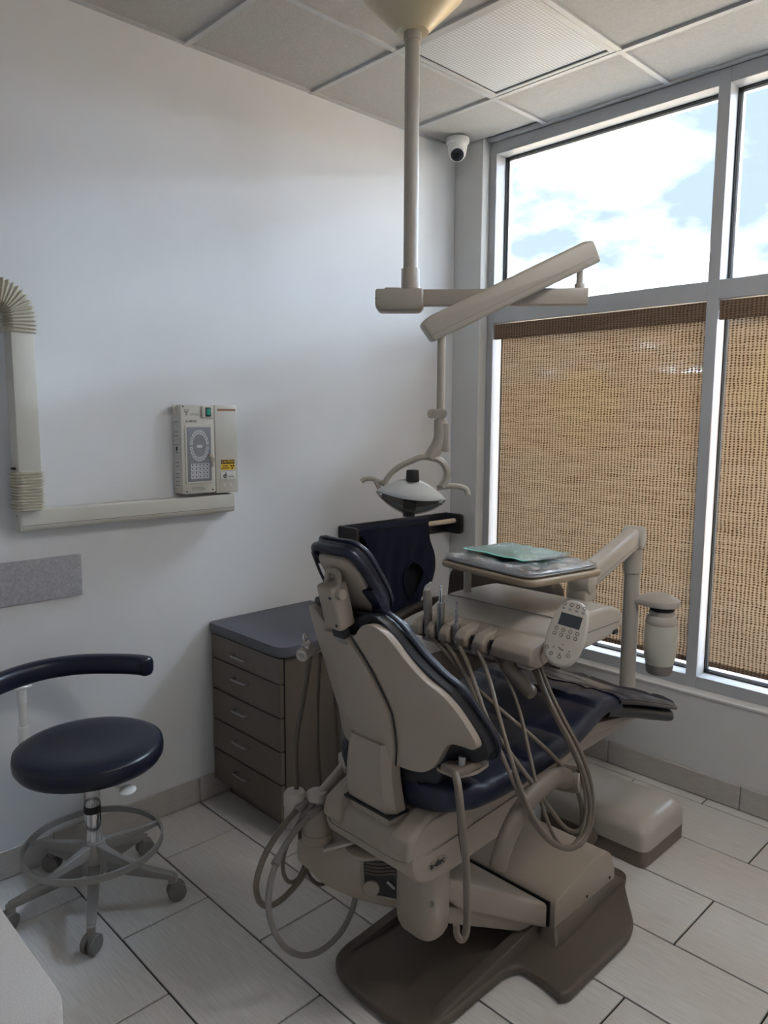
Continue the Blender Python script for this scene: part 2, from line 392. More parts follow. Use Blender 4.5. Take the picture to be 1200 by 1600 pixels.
# ------------------------------------------------------------------ room shell
H = 3.05; XR = 4.3; YR = 3.75
fl = struct(obj('floor', box(NB(), (-.25, -.2, -.12), (XR + .2, YR + .2, -.006)), 'grout'))
g = .0062
def floor_tile(x0, x1, y0, y1, cache={}):
    k = (round(x1 - x0, 3), round(y1 - y0, 3))
    if k not in cache:
        bm = box(NB(), (-k[0] / 2, -k[1] / 2, -.012), (k[0] / 2, k[1] / 2, 0), .0012, 1)
        o = obj('tile', bm, 'tile', fl); cache[k] = o.data
    else: o = link_mesh('tile', cache[k], None, fl)
    o.location = ((x0 + x1) / 2, (y0 + y1) / 2, 0)
row = 0; x = .065 - .31
while x < XR:
    a, b = max(x, 0), min(x + .31, XR); ph = .59 if row % 2 else .285
    y = ph - .61
    while y < YR:
        c, d = max(y, 0), min(y + .61, YR)
        if d - c > .02 and b - a > .02: floor_tile(a + g / 2, b - g / 2, c + g / 2, d - g / 2)
        y += .61
    x += .31; row += 1
ce = struct(obj('ceiling', box(NB(), (-.4, -.3, H + .03), (XR + .3, YR + .3, H + .25)), 'wall'))
GX, GY, TT = .364, .534, .6096
gxs = [v for v in [GX + TT * i for i in range(-1, 8)] if 0 < v < XR]; gys = [v for v in [GY + TT * i for i in range(-1, 8)] if 0 < v < YR]
ex = [0] + gxs + [XR]; ey = [0] + gys + [YR]; LIGHTS = {(1, 1): 0, (2, 4): 1}
tc_cache = {}
for i in range(len(ex) - 1):
    for j in range(len(ey) - 1):
        if (i, j) in LIGHTS: continue
        a, b, c, d = ex[i] + .006, ex[i + 1] - .006, ey[j] + .006, ey[j + 1] - .006
        if i == 0: a = -.055 if c > .18 else .001
        k = (round(b - a, 3), round(d - c, 3))
        if k not in tc_cache:
            o = obj('ceiling_tile', box(NB(), (-k[0] / 2, -k[1] / 2, .004), (k[0] / 2, k[1] / 2, .02), .002, 1), 'ceil_tile', ce); tc_cache[k] = o.data
        else: o = link_mesh('ceiling_tile', tc_cache[k], None, ce)
        o.location = ((a + b) / 2, (c + d) / 2, H)
for v in gxs: obj('grid_runner', box(NB(), (v - .012, 0, H - .006), (v + .012, YR, H + .012), .001, 1), 'grid', ce)
for v in gys:
    for i in range(len(ex) - 1): obj('grid_tee', box(NB(), ((ex[i] + .012) if i else -.05, v - .012, H - .005), (ex[i + 1] - .012, v + .012, H + .012), .001, 1), 'grid', ce)
obj('wall_angle', box(NB(), (0, 0, H - .004), (XR, .02, H + .012)), 'grid', ce)
obj('wall_angle', box(NB(), (-.058, .19, H - .004), (-.03, YR, H + .012)), 'grid', ce)
# recessed lay-in light; the lit one is added out of view as fill
LLAB = {(1, 1): 'square lay-in ceiling light with white prismatic lens, switched off', (2, 4): 'lit lay-in ceiling light above the right picture edge, out of view'}
for (i, j), on in LIGHTS.items():
    x0, x1, y0, y1 = ex[i] + .013, ex[i + 1] - .013, ey[j] + .013, ey[j + 1] - .013; w = .022; q = w
    lt = thing('ceiling_light', LLAB[(i, j)], 'ceiling light', ((x0 + x1) / 2, (y0 + y1) / 2, H), 'lay-in ceiling lights')
    fb = NB()
    for lo, hi in (((x0, y0), (x1, y0 + w)), ((x0, y1 - w), (x1, y1)), ((x0, y0 + w), (x0 + w, y1 - w)), ((x1 - w, y0 + w), (x1, y1 - w))): box(fb, (*lo, H - .004), (*hi, H + .02), .002, 1)
    obj('frame', fb, 'grid', lt)
    gk = NB()
    for lo, hi in (((x0 + q, y0 + q), (x1 - q, y0 + q + .004)), ((x0 + q, y1 - q - .004), (x1 - q, y1 - q)), ((x0 + q, y0 + q), (x0 + q + .004, y1 - q)), ((x1 - q - .004, y0 + q), (x1 - q, y1 - q))): box(gk, (*lo, H + .001), (*hi, H + .012))
    obj('shadow_gap', gk, 'gasket', lt)
    obj('lens', box(NB(), (x0 + w + .004, y0 + w + .004, H + .002), (x1 - w - .004, y1 - w - .004, H + .012)), 'lens_on' if on else 'lens', lt)
# walls
wl = struct(obj('wall_left', box(NB(), (-.25, -.2, -.05), (XR + .2, 0, H + .06)), 'wall'))
struct(obj('wall_far_right', box(NB(), (XR, -.1, -.05), (XR + .2, YR + .2, H + .06)), 'wall'))
struct(obj('wall_back', box(NB(), (-.25, YR, -.05), (XR + .2, YR + .2, H + .06)), 'wall'))
SILL = .455; XF = -.06; XG = -.15
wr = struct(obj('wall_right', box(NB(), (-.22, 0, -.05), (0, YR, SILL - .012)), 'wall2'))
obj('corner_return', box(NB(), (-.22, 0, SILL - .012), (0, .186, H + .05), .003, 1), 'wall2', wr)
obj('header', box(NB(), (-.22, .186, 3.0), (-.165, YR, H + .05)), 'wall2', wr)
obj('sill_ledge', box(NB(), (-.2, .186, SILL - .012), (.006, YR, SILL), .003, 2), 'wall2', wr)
# baseboards of tile
bl = struct(obj('baseboard_left', box(NB(), (0, 0, 0), (XR, .005, .105)), 'grout'))
x = 0.012 ; xs = [1.615 + .61 * i for i in range(-3, 6)]
xs = [0.012] + [v for v in xs if .05 < v < XR] + [XR]
for a, b in zip(xs, xs[1:]): obj('base_tile', box(NB(), (a + .0015, .002, .004), (b - .0015, .012, .108), .0015, 1), 'tile_b', bl)
br = struct(obj('baseboard_right', box(NB(), (0, 0, 0), (.005, YR, .105)), 'grout'))
ys = [.012] + [v for v in [1.03 + .61 * i for i in range(-2, 5)] if .05 < v < YR] + [YR]
for a, b in zip(ys, ys[1:]): obj('base_tile', box(NB(), (.002, a + .0015, .004), (.012, b - .0015, .108), .0015, 1), 'tile_b', br)
# window frames: jamb, mullions, head, transom, sill members
BX = -.20
def bar(name, ya, yb, za, zb, par): return obj(name, box(NB(), (BX, ya, za), (XF, yb, zb), .002, 1), 'alu', par)
bays = [(.228, 1.350), (1.399, 2.521), (2.570, 3.69)]
vert = [(.187, .228), (1.350, 1.399), (2.521, 2.570), (3.69, 3.745)]
HB = 2.985; T0, T1 = 2.135, 2.215; B1 = .508
for i, (ya, yb) in enumerate(bays):
    wroot = bpy.data.objects.new('window_%d' % (i + 1), None); COL.objects.link(wroot); wroot.location = (XF, (ya + yb) / 2, SILL); struct(wroot)
    bar('jamb', vert[i][0], vert[i][1], SILL, H - .004, wroot)
    if i == 2: bar('jamb', *vert[3], SILL, H - .004, wroot)
    bar('head_rail', ya, yb, HB, H - .004, wroot); bar('transom', ya, yb, T0, T1, wroot); bar('sill_rail', ya, yb, SILL, B1, wroot)
    for za, zb in ((B1, T0), (T1, HB)):
        gb = NB(); e = .006
        for lo, hi in (((ya, za), (yb, za + e)), ((ya, zb - e), (yb, zb)), ((ya, za), (ya + e, zb)), ((yb - e, za), (yb, zb))): box(gb, (XG - .003, *lo), (XG + .012, *hi))
        obj('gasket', gb, 'gasket', wroot)
        sb = NB(); e2 = .016
        for lo, hi in (((ya, za), (yb, za + e2)), ((ya, zb - e2), (yb, zb)), ((ya, za), (ya + e2, zb)), ((yb - e2, za), (yb, zb))): box(sb, (XG - .03, *lo), (XG - .004, *hi))
        obj('glazing_bead', sb, 'alu', wroot)
        obj('pane', box(NB(), (XG - .004, ya + .004, za + .004), (XG, yb - .004, zb - .004)), 'glass', wroot)
# roller blinds with valance
BL = ['tan woven wood blind in the window beside the wall corner', 'tan woven wood blind in the window right of the mullion', 'tan woven wood blind in the window beyond the right picture edge']
for i, (ya, yb) in enumerate(bays):
    bt = thing('woven_blind', BL[i], 'blind', (-.1, (ya + yb) / 2, .55), 'woven window blinds')
    obj('valance', box(NB(), (XF - .022, ya + .003, T0 - .082), (XF - .008, yb - .003, T0 - .004), .002, 1), 'valance', bt)
    bm = NB(); n1, n2 = 30, 40; gv = []
    y0, y1, z0, z1 = ya + .035, yb - .012, .575, T0 - .01
    for a in range(n1 + 1):
        gv.append([])
        for c in range(n2 + 1):
            yy = y0 + (y1 - y0) * a / n1; zz = z0 + (z1 - z0) * c / n2
            gv[-1].append(bm.verts.new((-.100 + .002 * math.sin(yy * 9 + zz * 2), yy, zz)))
    for a in range(n1):
        for c in range(n2): bm.faces.new((gv[a][c], gv[a + 1][c], gv[a + 1][c + 1], gv[a][c + 1]))
    obj('cloth', bm, 'blind', bt, fixn=False)
    obj('hem_bar', box(NB(), (-.107, y0, .555), (-.094, y1, .578), .003, 1), 'valance', bt)

# ------------------------------------------------------------------ outdoors
struct(obj('ground_outside', box(NB(), (-80, -70, -.4), (-.25, 70, -.1)), 'asphalt'))
tag(obj('sidewalk', box(NB(), (-4.2, -20, -.1), (-.26, 20, -.06)), 'pave'), 'pale concrete sidewalk outside below the blinds', 'sidewalk')
sw = [o for o in bpy.data.objects if o.name == 'sidewalk'][0]
pm = None
for i in range(9):
    for j in range(14):
        if pm is None:
            o = obj('paver', box(NB(), (-.197, -.297, 0), (.197, .297, .012), .003, 1), 'pave', sw); pm = o.data
        else: o = link_mesh('paver', pm, None, sw)
        o.location = (-4.0 + .4 * i, -3.2 + .6 * j + (.3 if i % 2 else 0), -.062)
# street lamp seen over the transom, right picture edge
sl = thing('street_lamp', 'grey parking lot lamp head against the sky at the right edge', 'street lamp', (-19.9, -4.3, -.1))
obj('pole', cyl(NB(), (-19.9, -4.3, -.1), (-19.9, -4.3, 6.9), .09, .07, 12), 'lampmetal', sl)
obj('lamp_arm', cyl(NB(), (-19.9, -4.3, 6.78), (-19.9, -5.05, 6.78), .04, n=10), 'lampmetal', sl)
obj('lamp_head', box(NB(), (-20.2, -5.65, 6.72), (-19.6, -5.0, 6.84), .03, 2), 'lampmetal', sl)
obj('lamp_lens', box(NB(), (-20.12, -5.58, 6.70), (-19.68, -5.08, 6.725)), 'white', sl)
# a low brick building across the lot and two yellow trees
fb_ = thing('brick_building', 'low brick building across the parking lot behind the blinds', 'building', (-34, 0, -.1))
obj('wall', box(NB(), (-40, -26, -.1), (-34, 26, 3.4)), 'brick', fb_)
obj('roof', box(NB(), (-40.3, -26.3, 3.4), (-33.6, 26.3, 3.9), .05, 1), 'roofdark', fb_)
for k in range(9):
    yy = -22 + 5.2 * k
    wf = obj('window', box(NB(), (-34.02, yy, .8), (-33.94, yy + 2.4, 2.6), .02, 1), 'white', fb_)
    obj('pane', box(NB(), (-33.98, yy + .12, .92), (-33.92, yy + 2.28, 2.48)), 'skyglass', wf)
def tree(x, y, h, r, label, seed):
    tr = thing('street_tree', label, 'tree', (x, y, -.1), 'yellow trees in the parking lot'); rg = random.Random(seed)
    obj('trunk', tube(NB(), [(x, y, -.1), (x + .05, y, h * .4), (x, y + .1, h * .8)], .12, 8, r2=.05), 'bark', tr)
    bm = NB()
    for k in range(1500):
        u = V((rg.gauss(0, 1), rg.gauss(0, 1), rg.gauss(0, 1))).normalized() * r * rg.random() ** .4
        c = V((x, y, h)) + V((u.x, u.y, u.z * 1.25)); a, b, _ = basis((rg.gauss(0, 1), rg.gauss(0, 1), rg.gauss(0, 1))); s = .10
        bm.faces.new([bm.verts.new(c + a * s), bm.verts.new(c + b * s * .6), bm.verts.new(c - a * s), bm.verts.new(c - b * s * .6)])
    o = obj('foliage', bm, 'leafy', tr, fixn=False); o['kind'] = 'stuff'
tree(-15, -3.0, 2.1, 1.1, 'yellow autumn tree outside, behind the right-hand blind', 3)
tree(-17, -9.4, 2.0, 1.0, 'yellow autumn tree outside, behind the blind beside the corner', 5)

# ------------------------------------------------------------------ wall items
fp = thing('felt_panel', 'grey felt strip pinned to the wall below the x-ray rail', 'wall panel', (2.25, .006, .99))
obj('felt', box(NB(), (2.075, .001, .988), (2.62, .012, 1.14), .003, 2), 'felt', fp)
# --- x-ray arm
xr = thing('xray_machine', 'cream x-ray arm with ribbed bellows on a long wall rail', 'x-ray arm', (1.87, 0, 1.245))
rb = NB(); prism(rb, rnd_poly([(.0, 1.248), (.055, 1.248), (.062, 1.262), (.062, 1.322), (0, 1.322)], .006, 3), lambda y, z, w: V((w, y, z)), 1.445, 2.292, .002, 1)
rl = obj('rail', rb, 'cream', xr)
obj('rail_groove', box(NB(), (1.447, .0615, 1.2675), (2.288, .0626, 1.2692)), 'ink_soft', rl)
ec = obj('end_cap', box(NB(), (2.288, .0, 1.249), (2.296, .06, 1.321), .003, 2), 'cream', rl)
obj('screw', cyl(NB(), (2.295, .03, 1.30), (2.2975, .03, 1.30), .003, n=8), 'ink_soft', ec)
def bellows(bm, path, half, amp, nrib, up):
    # square section swept along the path with ribs
    P = spline(path, 14); L = [0]
    for a, b in zip(P, P[1:]): L.append(L[-1] + (b - a).length)
    rs = []; N = nrib * 4
    for k in range(N + 1):
        s = L[-1] * k / N; i = max(j for j in range(len(L)) if L[j] <= s + 1e-9); i = min(i, len(P) - 2)
        f = (s - L[i]) / max(1e-9, L[i + 1] - L[i]); p = P[i].lerp(P[i + 1], f); tg = (P[i + 1] - P[i]).normalized()
        u = V((0, 1, 0)); v = tg.cross(u).normalized(); w = half + (amp if k % 4 in (1, 2) else -amp)
        c = []
        for a, b in ((1, .72), (.72, 1), (-.72, 1), (-1, .72), (-1, -.72), (-.72, -1), (.72, -1), (1, -.72)): c.append(bm.verts.new(p + u * (w * a) + v * (w * b)))
        rs.append(c)
    for a, b in zip(rs, rs[1:]): bridge(bm, a, b)
    bm.faces.new(rs[0][::-1]); bm.faces.new(rs[-1]); return bm
ax, ay = 2.268, .066
obj('lower_bellows', bellows(NB(), [(ax + .002, ay, 1.324), (ax, ay, 1.39), (ax, ay, 1.457)], .043, .004, 13, None), 'bellow', xr, sharp=25)
obj('collar', box(NB(), (ax - .036, ay - .036, 1.455), (ax + .036, ay + .036, 1.463), .002, 1), 'cream', xr)
at = obj('arm_tube', box(NB(), (ax - .037, ay - .037, 1.46), (ax + .037, ay + .037, 1.915), .004, 2), 'cream', xr)
obj('latch', box(NB(), (ax + .036, ay - .012, 1.462), (ax + .048, ay + .012, 1.47), .002, 1), 'black', at)
obj('upper_bellows', bellows(NB(), [(ax, ay, 1.912), (ax, ay, 1.955), (ax + .012, ay + .004, 2.0), (ax + .052, ay + .012, 2.03), (ax + .11, ay + .02, 2.035), (ax + .16, ay + .025, 2.025)], .043, .0045, 22, None), 'bellow', xr, sharp=25)
obj('forearm', box(NB(), (ax + .155, ay - .012, 1.985), (ax + .80, ay + .062, 2.06), .004, 2), 'cream', xr)
# --- x-ray control box
YW = lambda u, v, o=.0: V((u, o, v))
xc = thing('xray_control_box', 'cream x-ray control box with tooth chart keypad and green switch', 'control box', (1.61, 0, 1.333))
cb = NB(); prism(cb, rnd_poly([(1.686, 1.336), (1.537, 1.336), (1.537, 1.688), (1.686, 1.688)], .008, 3), P_XZ(), .0, .066, .003, 2)
body = obj('body', cb, 'cream', xc)
rim = NB(); prism(rim, rnd_poly([(1.672, 1.376), (1.546, 1.376), (1.546, 1.61), (1.672, 1.61)], .008, 3), P_XZ(), .064, .0705, .0015, 1)
obj('keypad_rim', rim, 'cream', xc)
pn = obj('keypad', box(NB(), (1.557, .069, 1.385), (1.664, .0722, 1.60), .002, 1), 'keypanel', xc)
kb = NB(); cx_, cz_ = 1.611, 1.527
for k in range(20):
    s = 1 if k < 10 else -1; a = math.radians(8 + (k % 10) * 18.2) * s
    a0, a1 = a - .12, a + .12
    pts = [(cx_ + ro * math.cos(q) * .8, cz_ + ro * math.sin(q) * 1.12 + s * .003) for ro, q in ((.038, a0), (.053, a0), (.053, a1), (.038, a1))]
    prism(kb, pts, P_XZ(), .072, .0732)
obj('tooth_keys', kb, 'keywhite', pn); 
kg = NB()
for r_ in range(4):
    for c_ in range(5): box(kg, (1.570 + c_ * .0165, .0718, 1.396 + r_ * .0155), (1.585 + c_ * .0165, .0732, 1.4095 + r_ * .0155))
obj('grid_keys', kg, 'keywhite', pn)
kd = NB()
for r_ in range(4):
    for c_ in range(5): box(kd, (1.575 + c_ * .0165, .0728, 1.401 + r_ * .0155), (1.58 + c_ * .0165, .0736, 1.4065 + r_ * .0155))
for k in range(20):
    s = 1 if k < 10 else -1; a = math.radians(8 + (k % 10) * 18.2) * s
    px, pz = cx_ + .0455 * math.cos(a) * .8, cz_ + .0455 * math.sin(a) * 1.12 + s * .003
    box(kd, (px - .0016, .0728, pz - .002), (px + .0016, .0736, pz + .002))
obj('key_symbols', kd, 'ink', pn)
obj('display', box(NB(), (1.598, .0718, 1.519), (1.622, .0732, 1.530)), 'keywhite', pn)
sbx = obj('switch_housing', box(NB(), (1.545, .06, 1.637), (1.598, .078, 1.683), .004, 2), 'cream', xc)
sf = obj('switch_frame', box(NB(), (1.558, .077, 1.642), (1.583, .080, 1.678), .002, 1), 'black', sbx)
obj('rocker_switch', box(NB(), (1.562, .079, 1.647), (1.579, .0825, 1.673), .002, 1), 'green', sbx)
tb = NB()
for a, b in (((1.671, 1.669), (1.651, 1.669)), ((1.671, 1.669), (1.661, 1.645)), ((1.651, 1.669), (1.661, 1.645))): cyl(tb, (a[0], .0662, a[1]), (b[0], .0662, b[1]), .0008, n=6)
cyl(tb, (1.664, .0662, 1.662), (1.658, .0662, 1.662), .0012, n=6); cyl(tb, (1.661, .0662, 1.662), (1.661, .0662, 1.653), .0012, n=6)
box(tb, (1.602, .066, 1.6465), (1.648, .0668, 1.6475))
obj('triangle_emblem', tb, 'ink', body)
WM = lambda x, y, z: frame_mtx((x, y, z), (-1, 0, 0), (0, 0, 1))
text('lettering', 'X-MIND', .0145, WM(1.640, .0664, 1.623), 'ink_soft', body, bold=True)
obj('fine_print', box(NB(), (1.606, .066, 1.6505), (1.644, .0667, 1.6525)), 'ink_soft', body)
fpb = NB()
for q_ in range(3): box(fpb, (1.585 + .004 * q_, .066, 1.350 + q_ * .005), (1.645, .0667, 1.3515 + q_ * .005))
obj('fine_print', fpb, 'ink_soft', body)
scb = NB()
for px, pz in ((1.675, 1.681), (1.551, 1.681), (1.668, 1.346), (1.551, 1.348)): cyl(scb, (px, .0655, pz), (px, .0672, pz), .0032, n=10)
obj('screw_heads', scb, 'ink', body)
for za, zb in ((1.36, 1.43), (1.435, 1.475), (1.49, 1.545), (1.555, 1.60), (1.61, 1.645)): obj('side_label', box(NB(), (1.6855, .012, za), (1.6872, .052, zb), .0005, 1), 'paper', xc)
sp_ = NB()
for za in (1.37, 1.385, 1.40, 1.415, 1.445, 1.46, 1.50, 1.53, 1.565, 1.58, 1.62): box(sp_, (1.687, .017, za), (1.6876, .046, za + .0022))
box(sp_, (1.687, .024, 1.508), (1.6876, .038, 1.524)); obj('side_print', sp_, 'ink', xc)
obj('side_hook', tube(NB(), [(1.684, .03, 1.685), (1.694, .03, 1.683), (1.696, .03, 1.668), (1.688, .03, 1.655)], .006, 8), 'cream', xc)
kk = thing('key_ring', 'small steel keys hanging on the x-ray control box', 'keys', (1.556, .075, 1.42))
kr = NB(); cyl(kr, (1.566, .0722, 1.487), (1.566, .082, 1.487), .006, n=14)
obj('lock_barrel', kr, 'chrome', kk)
obj('key', box(NB(), (1.551, .076, 1.44), (1.559, .0785, 1.476), .001, 1), 'steel', kk); obj('key_bow', cyl(NB(), (1.555, .0755, 1.468), (1.555, .079, 1.468), .0095, n=16), 'steel', kk)
obj('ring', tube(NB(), [(1.566 + .008 * math.cos(a), .081, 1.478 + .008 * math.sin(a)) for a in [i * math.pi / 6 for i in range(13)]], .001, 6, sub=1), 'steel', kk)
# --- second box
x2 = thing('timer_box', 'cream metal box with caution sticker beside the x-ray control box', 'wall box', (1.475, 0, 1.328))
bm = NB(); box(bm, (1.424, 0, 1.33), (1.529, .058, 1.688), .003, 2); b2 = obj('body', bm, 'cream', x2)
obj('brown_label', box(NB(), (1.432, .0578, 1.665), (1.517, .0588, 1.674)), 'brownlabel', x2)
st = obj('caution_sticker', box(NB(), (1.440, .0578, 1.424), (1.505, .0588, 1.466)), 'yellow', x2)
obj('caution_band', box(NB(), (1.4408, .0586, 1.449), (1.5042, .0591, 1.4652)), 'ink', st)
text('lettering', 'CAUTION', .0125, WM(1.4725, .0592, 1.4572), 'yellow', st, bold=True)
text('lettering', 'X-RAY', .0078, WM(1.484, .0592, 1.4405), 'ink', st, bold=True)
text('lettering', 'RADIATION', .0068, WM(1.4845, .0592, 1.4315), 'ink', st, bold=True)
tf = NB(); tx, tz = 1.452, 1.4365
for k in range(3):
    a = math.radians(90 + 120 * k + 180); prism(tf, [(tx + .0022 * math.cos(a - .5), tz + .0022 * math.sin(a - .5))] + [(tx + .0098 * math.cos(a + q), tz + .0098 * math.sin(a + q)) for q in (-.52, -.26, 0, .26, .52)] + [(tx + .0022 * math.cos(a + .5), tz + .0022 * math.sin(a + .5))], P_XZ(), .0586, .0592)
cyl(tf, (tx, .0586, tz), (tx, .0592, tz), .0016, n=10); obj('trefoil', tf, 'ink', st)
pl = obj('plate', box(NB(), (1.437, .057, 1.383), (1.511, .062, 1.417), .003, 2), 'paper', x2)
text('lettering', 'd', .030, WM(1.490, .0624, 1.401), 'ink', pl, bold=True)
fpb = NB()
box(fpb, (1.452, .0618, 1.401), (1.476, .0626, 1.4025)); box(fpb, (1.446, .0618, 1.394), (1.476, .0626, 1.3965))
obj('fine_print', fpb, 'ink_soft', pl)
for px in (1.487, 1.458): obj('scratch', box(NB(), (px, .0578, 1.355), (px + .003, .0584, 1.37)), 'white', x2)

# --- apron rack, apron
rk = thing('apron_rack', 'black wall rack with side brackets and wooden rod', 'rack', (.42, 0, 1.01))
obj('back_board', box(NB(), (.03, .001, 1.012), (.826, .018, 1.12), .003, 2), 'rack', rk)
for xx in (.035, .803):
    prism_b = NB(); prism(prism_b, rnd_poly([(.016, 1.012), (.132, 1.012), (.132, 1.12), (.016, 1.12)], [.002, .022, .022, .002], 5), lambda y, z, w: V((w, y, z)), xx, xx + .022, .002, 1)
    obj('bracket', prism_b, 'rack', rk)
obj('rod', cyl(NB(), (.05, .082, 1.083), (.81, .082, 1.083), .0135, n=16), 'wood', rk)
for xx in (.3, .62): obj('screw', cyl(NB(), (xx, .017, 1.10), (xx, .021, 1.10), .006, n=10), 'chrome', rk)
apt = thing('lead_apron', 'navy lead apron with neck opening hanging over the rack rod', 'apron', (.5, .1, .65))
outl = rnd_poly([(.79, 1.098), (.64, 1.100), (.296, 1.100), (.293, 1.02), (.235, .91), (.226, .83), (.27, .757), (.325, .735), (.34, .675), (.406, .646), (.529, .652), (.6, .665), (.74, .672), (.79, .80), (.735, .93), (.715, 1.0), (.75, 1.06)], .03, 4)
def apmap(off, amp):
    def f(x, z, w):
        d = min(1, max(0, (1.1 - z) / .4)); fold = amp * d * (math.sin(x * 38 + z * 3) + .6 * math.sin(x * 71 + z * 9 + 1)) + .012 * math.sin(x * 14) * d
        y = off + fold + .006 * mnoise.noise(V((x * 14, z * 9, off * 50))) - .004 * d
        return V((x, y + w, z))
    return f
hole = [(.414, .91), (.36, .885), (.329, .85), (.324, .82), (.36, .755), (.386, .71), (.406, .69), (.448, .712), (.475, .78), (.482, .834), (.46, .881)]
fr = obj('front', sheet(NB(), outl, apmap(.103, .009), .006, cell=.011, holes=[hole]), 'apron', apt, sharp=60)
obj('collar', tube(NB(), [apmap(.109, .009)(x, z, .004) for x, z in hole + hole[:1]], .006, 8, sub=4), 'apron', fr)
obj('binding', tube(NB(), [apmap(.105, .009)(x, z, .002) for x, z in outl[6:70]], .004, 6, sub=1), 'apron_in', fr)
obj('top_fold', tube(NB(), [(.29, .084, 1.098), (.45, .086, 1.10), (.6, .085, 1.10), (.785, .084, 1.098)], .021, 10, aspect=1.1), 'apron', apt)
back = [(.29, 1.095), (.785, 1.095), (.79, .82), (.76, .62), (.4, .6), (.25, .7), (.25, .9)]
obj('back', sheet(NB(), back, apmap(.05, .005), .006, cell=.03), 'apron_in', apt, sharp=60)

# --- security camera
sc = thing('security_camera', 'white dome security camera on the ceiling in the corner', 'camera', (.118, .116, H))
cC = V((.118, .116, H - .006))
obj('base', lathe(NB(), [(.058, 0), (.060, .006), (.058, .022), (.050, .028)], cC, (0, 0, -1), 36), 'white', sc)
obj('housing', lathe(NB(), [(.052, .02), (.050, .035), (.046, .06), (.040, .072), (.02, .08)], cC, (0, 0, -1), 36), 'white', sc)
dirc = V((.55, .45, -.62)).normalized(); b0 = cC + V((.004, .003, -.066))
eb = obj('eyeball', lathe(NB(), [(.001, -.045)] + [(.045 * math.cos(a), .045 * math.sin(a)) for a in [math.radians(q) for q in range(-75, 41, 10)]] + [(.034, .031), (.001, .031)], b0, dirc, 32), 'white', sc)
obj('lens_face', lathe(NB(), [(.033, .0305), (.031, .034), (.001, .0345)], b0, dirc, 28), 'screen', eb)
obj('lens_ring', lathe(NB(), [(.015, .034), (.016, .0375), (.012, .038), (.001, .036)], b0, dirc, 24), 'black', eb)

# ------------------------------------------------------------------ drawer cabinet
cab = thing('drawer_cabinet', 'taupe five-drawer cabinet with dark grey rounded worktop', 'cabinet', (1.27, .27, 0))
obj('body', box(NB(), (1.01, .016, .09), (1.526, .505, .742), .001, 1), 'lam', cab)
obj('drawer_gap', box(NB(), (1.5255, .02, .095), (1.5282, .506, .741)), 'gasket', cab)  # dark plate behind the fronts, shade of the drawer gaps put into colour
obj('plinth', box(NB(), (1.02, .016, 0), (1.47, .49, .09)), 'lam', cab)
zs = [.092, .222, .352, .482, .612, .74]; zs = [.092, .232, .366, .500, .634, .738]
for a, b in zip(zs, zs[1:]):
    d = obj('drawer', box(NB(), (1.5285, .018, a + .003), (1.546, .502, b - .003), .001, 1), 'lam', cab)
    zc_ = (a + b) / 2 + (.018 if b < .73 else -.004); yc_ = .24
    obj('handle', tube(NB(), [(1.545, yc_ - .048, zc_), (1.563, yc_ - .046, zc_), (1.568, yc_ - .036, zc_), (1.568, yc_ + .036, zc_), (1.563, yc_ + .046, zc_), (1.545, yc_ + .048, zc_)], .0042, 8, sub=4), 'steel', d)
tp = NB(); prism(tp, rnd_poly([(1.0, .002), (1.553, .002), (1.553, .522), (1.0, .522)], [.002, .03, .06, .002], 8), P_XY(), .742, .782, .003, 2)
obj('worktop', tp, 'lam_top', cab)

# ------------------------------------------------------------------ counter in the lower left foreground
ct = thing('counter_unit', 'pale speckled counter end in the lower left foreground', 'counter', (3.1, 1.1, 0))
prism_c = NB(); prism(prism_c, rnd_poly([(2.80, .75), (3.06, .75), (3.06, 1.715), (2.80, 1.715)], [.002, .002, .002, .05], 8), P_XY(), .762, .80, .004, 2)
obj('countertop', prism_c, 'counter', ct)
obj('cabinet_body', box(NB(), (2.83, .75, 0), (3.05, 1.68, .762), .002, 1), 'counter', ct)

# ------------------------------------------------------------------ operator stool
sx_, sy_ = 2.207, .335
so = thing('operator_stool', 'navy vinyl dental stool with curved torso bar and chrome column', 'stool', (sx_, sy_, 0))
prof = [(.001, .487), (.17, .487), (.205, .490), (.226, .498), (.236, .514), (.2375, .535), (.234, .550), (.224, .559), (.20, .564), (.14, .562), (.08, .555), (.001, .553)]
seat = obj('seat', lathe(NB(), prof, (sx_, sy_, 0), n=64), 'navy_stool', so, sharp=60)
obj('seam', tube(NB(), [(sx_ + .2335 * math.cos(a), sy_ + .2335 * math.sin(a), .5515) for a in [i * math.pi / 32 for i in range(65)]], .0013, 5, sub=1), 'navy_dk', seat)
obj('seat_plate', lathe(NB(), [(.09, .478), (.15, .484), (.155, .496), (.001, .496)], (sx_, sy_, 0), n=32), 'black', so)
obj('gas_column', lathe(NB(), [(.027, .215), (.027, .33), (.0265, .331), (.0265, .345), (.027, .346), (.027, .415), (.022, .418), (.001, .418)], (sx_, sy_, 0), n=28), 'chrome', so)
obj('column_band', lathe(NB(), [(.0275, .318), (.0275, .342), (.001, .342)], (sx_, sy_, 0), n=28), 'black', so)
obj('piston', cyl(NB(), (sx_, sy_, .41), (sx_, sy_, .485), .017, n=18), 'black', so)
lv = obj('lever', tube(NB(), [(sx_ + .0, sy_ + .04, .478), (2.20, .46, .474), (2.19, .52, .468)], .008, 8), 'white', so)
obj('lever_paddle', lathe(NB(), [(.001, -.005), (.02, -.0045), (.027, 0), (.02, .0045), (.001, .005)], (2.178, .548, .464), (.12, .12, 1), 20), 'white', lv)
obj('hub', lathe(NB(), [(.05, .112), (.054, .12), (.05, .16), (.04, .19), (.034, .215), (.001, .216)], (sx_, sy_, 0), n=28), 'pewter', so)
rr = .222; zr = .205
fr_ = NB(); N = 64; prv = None; first = None
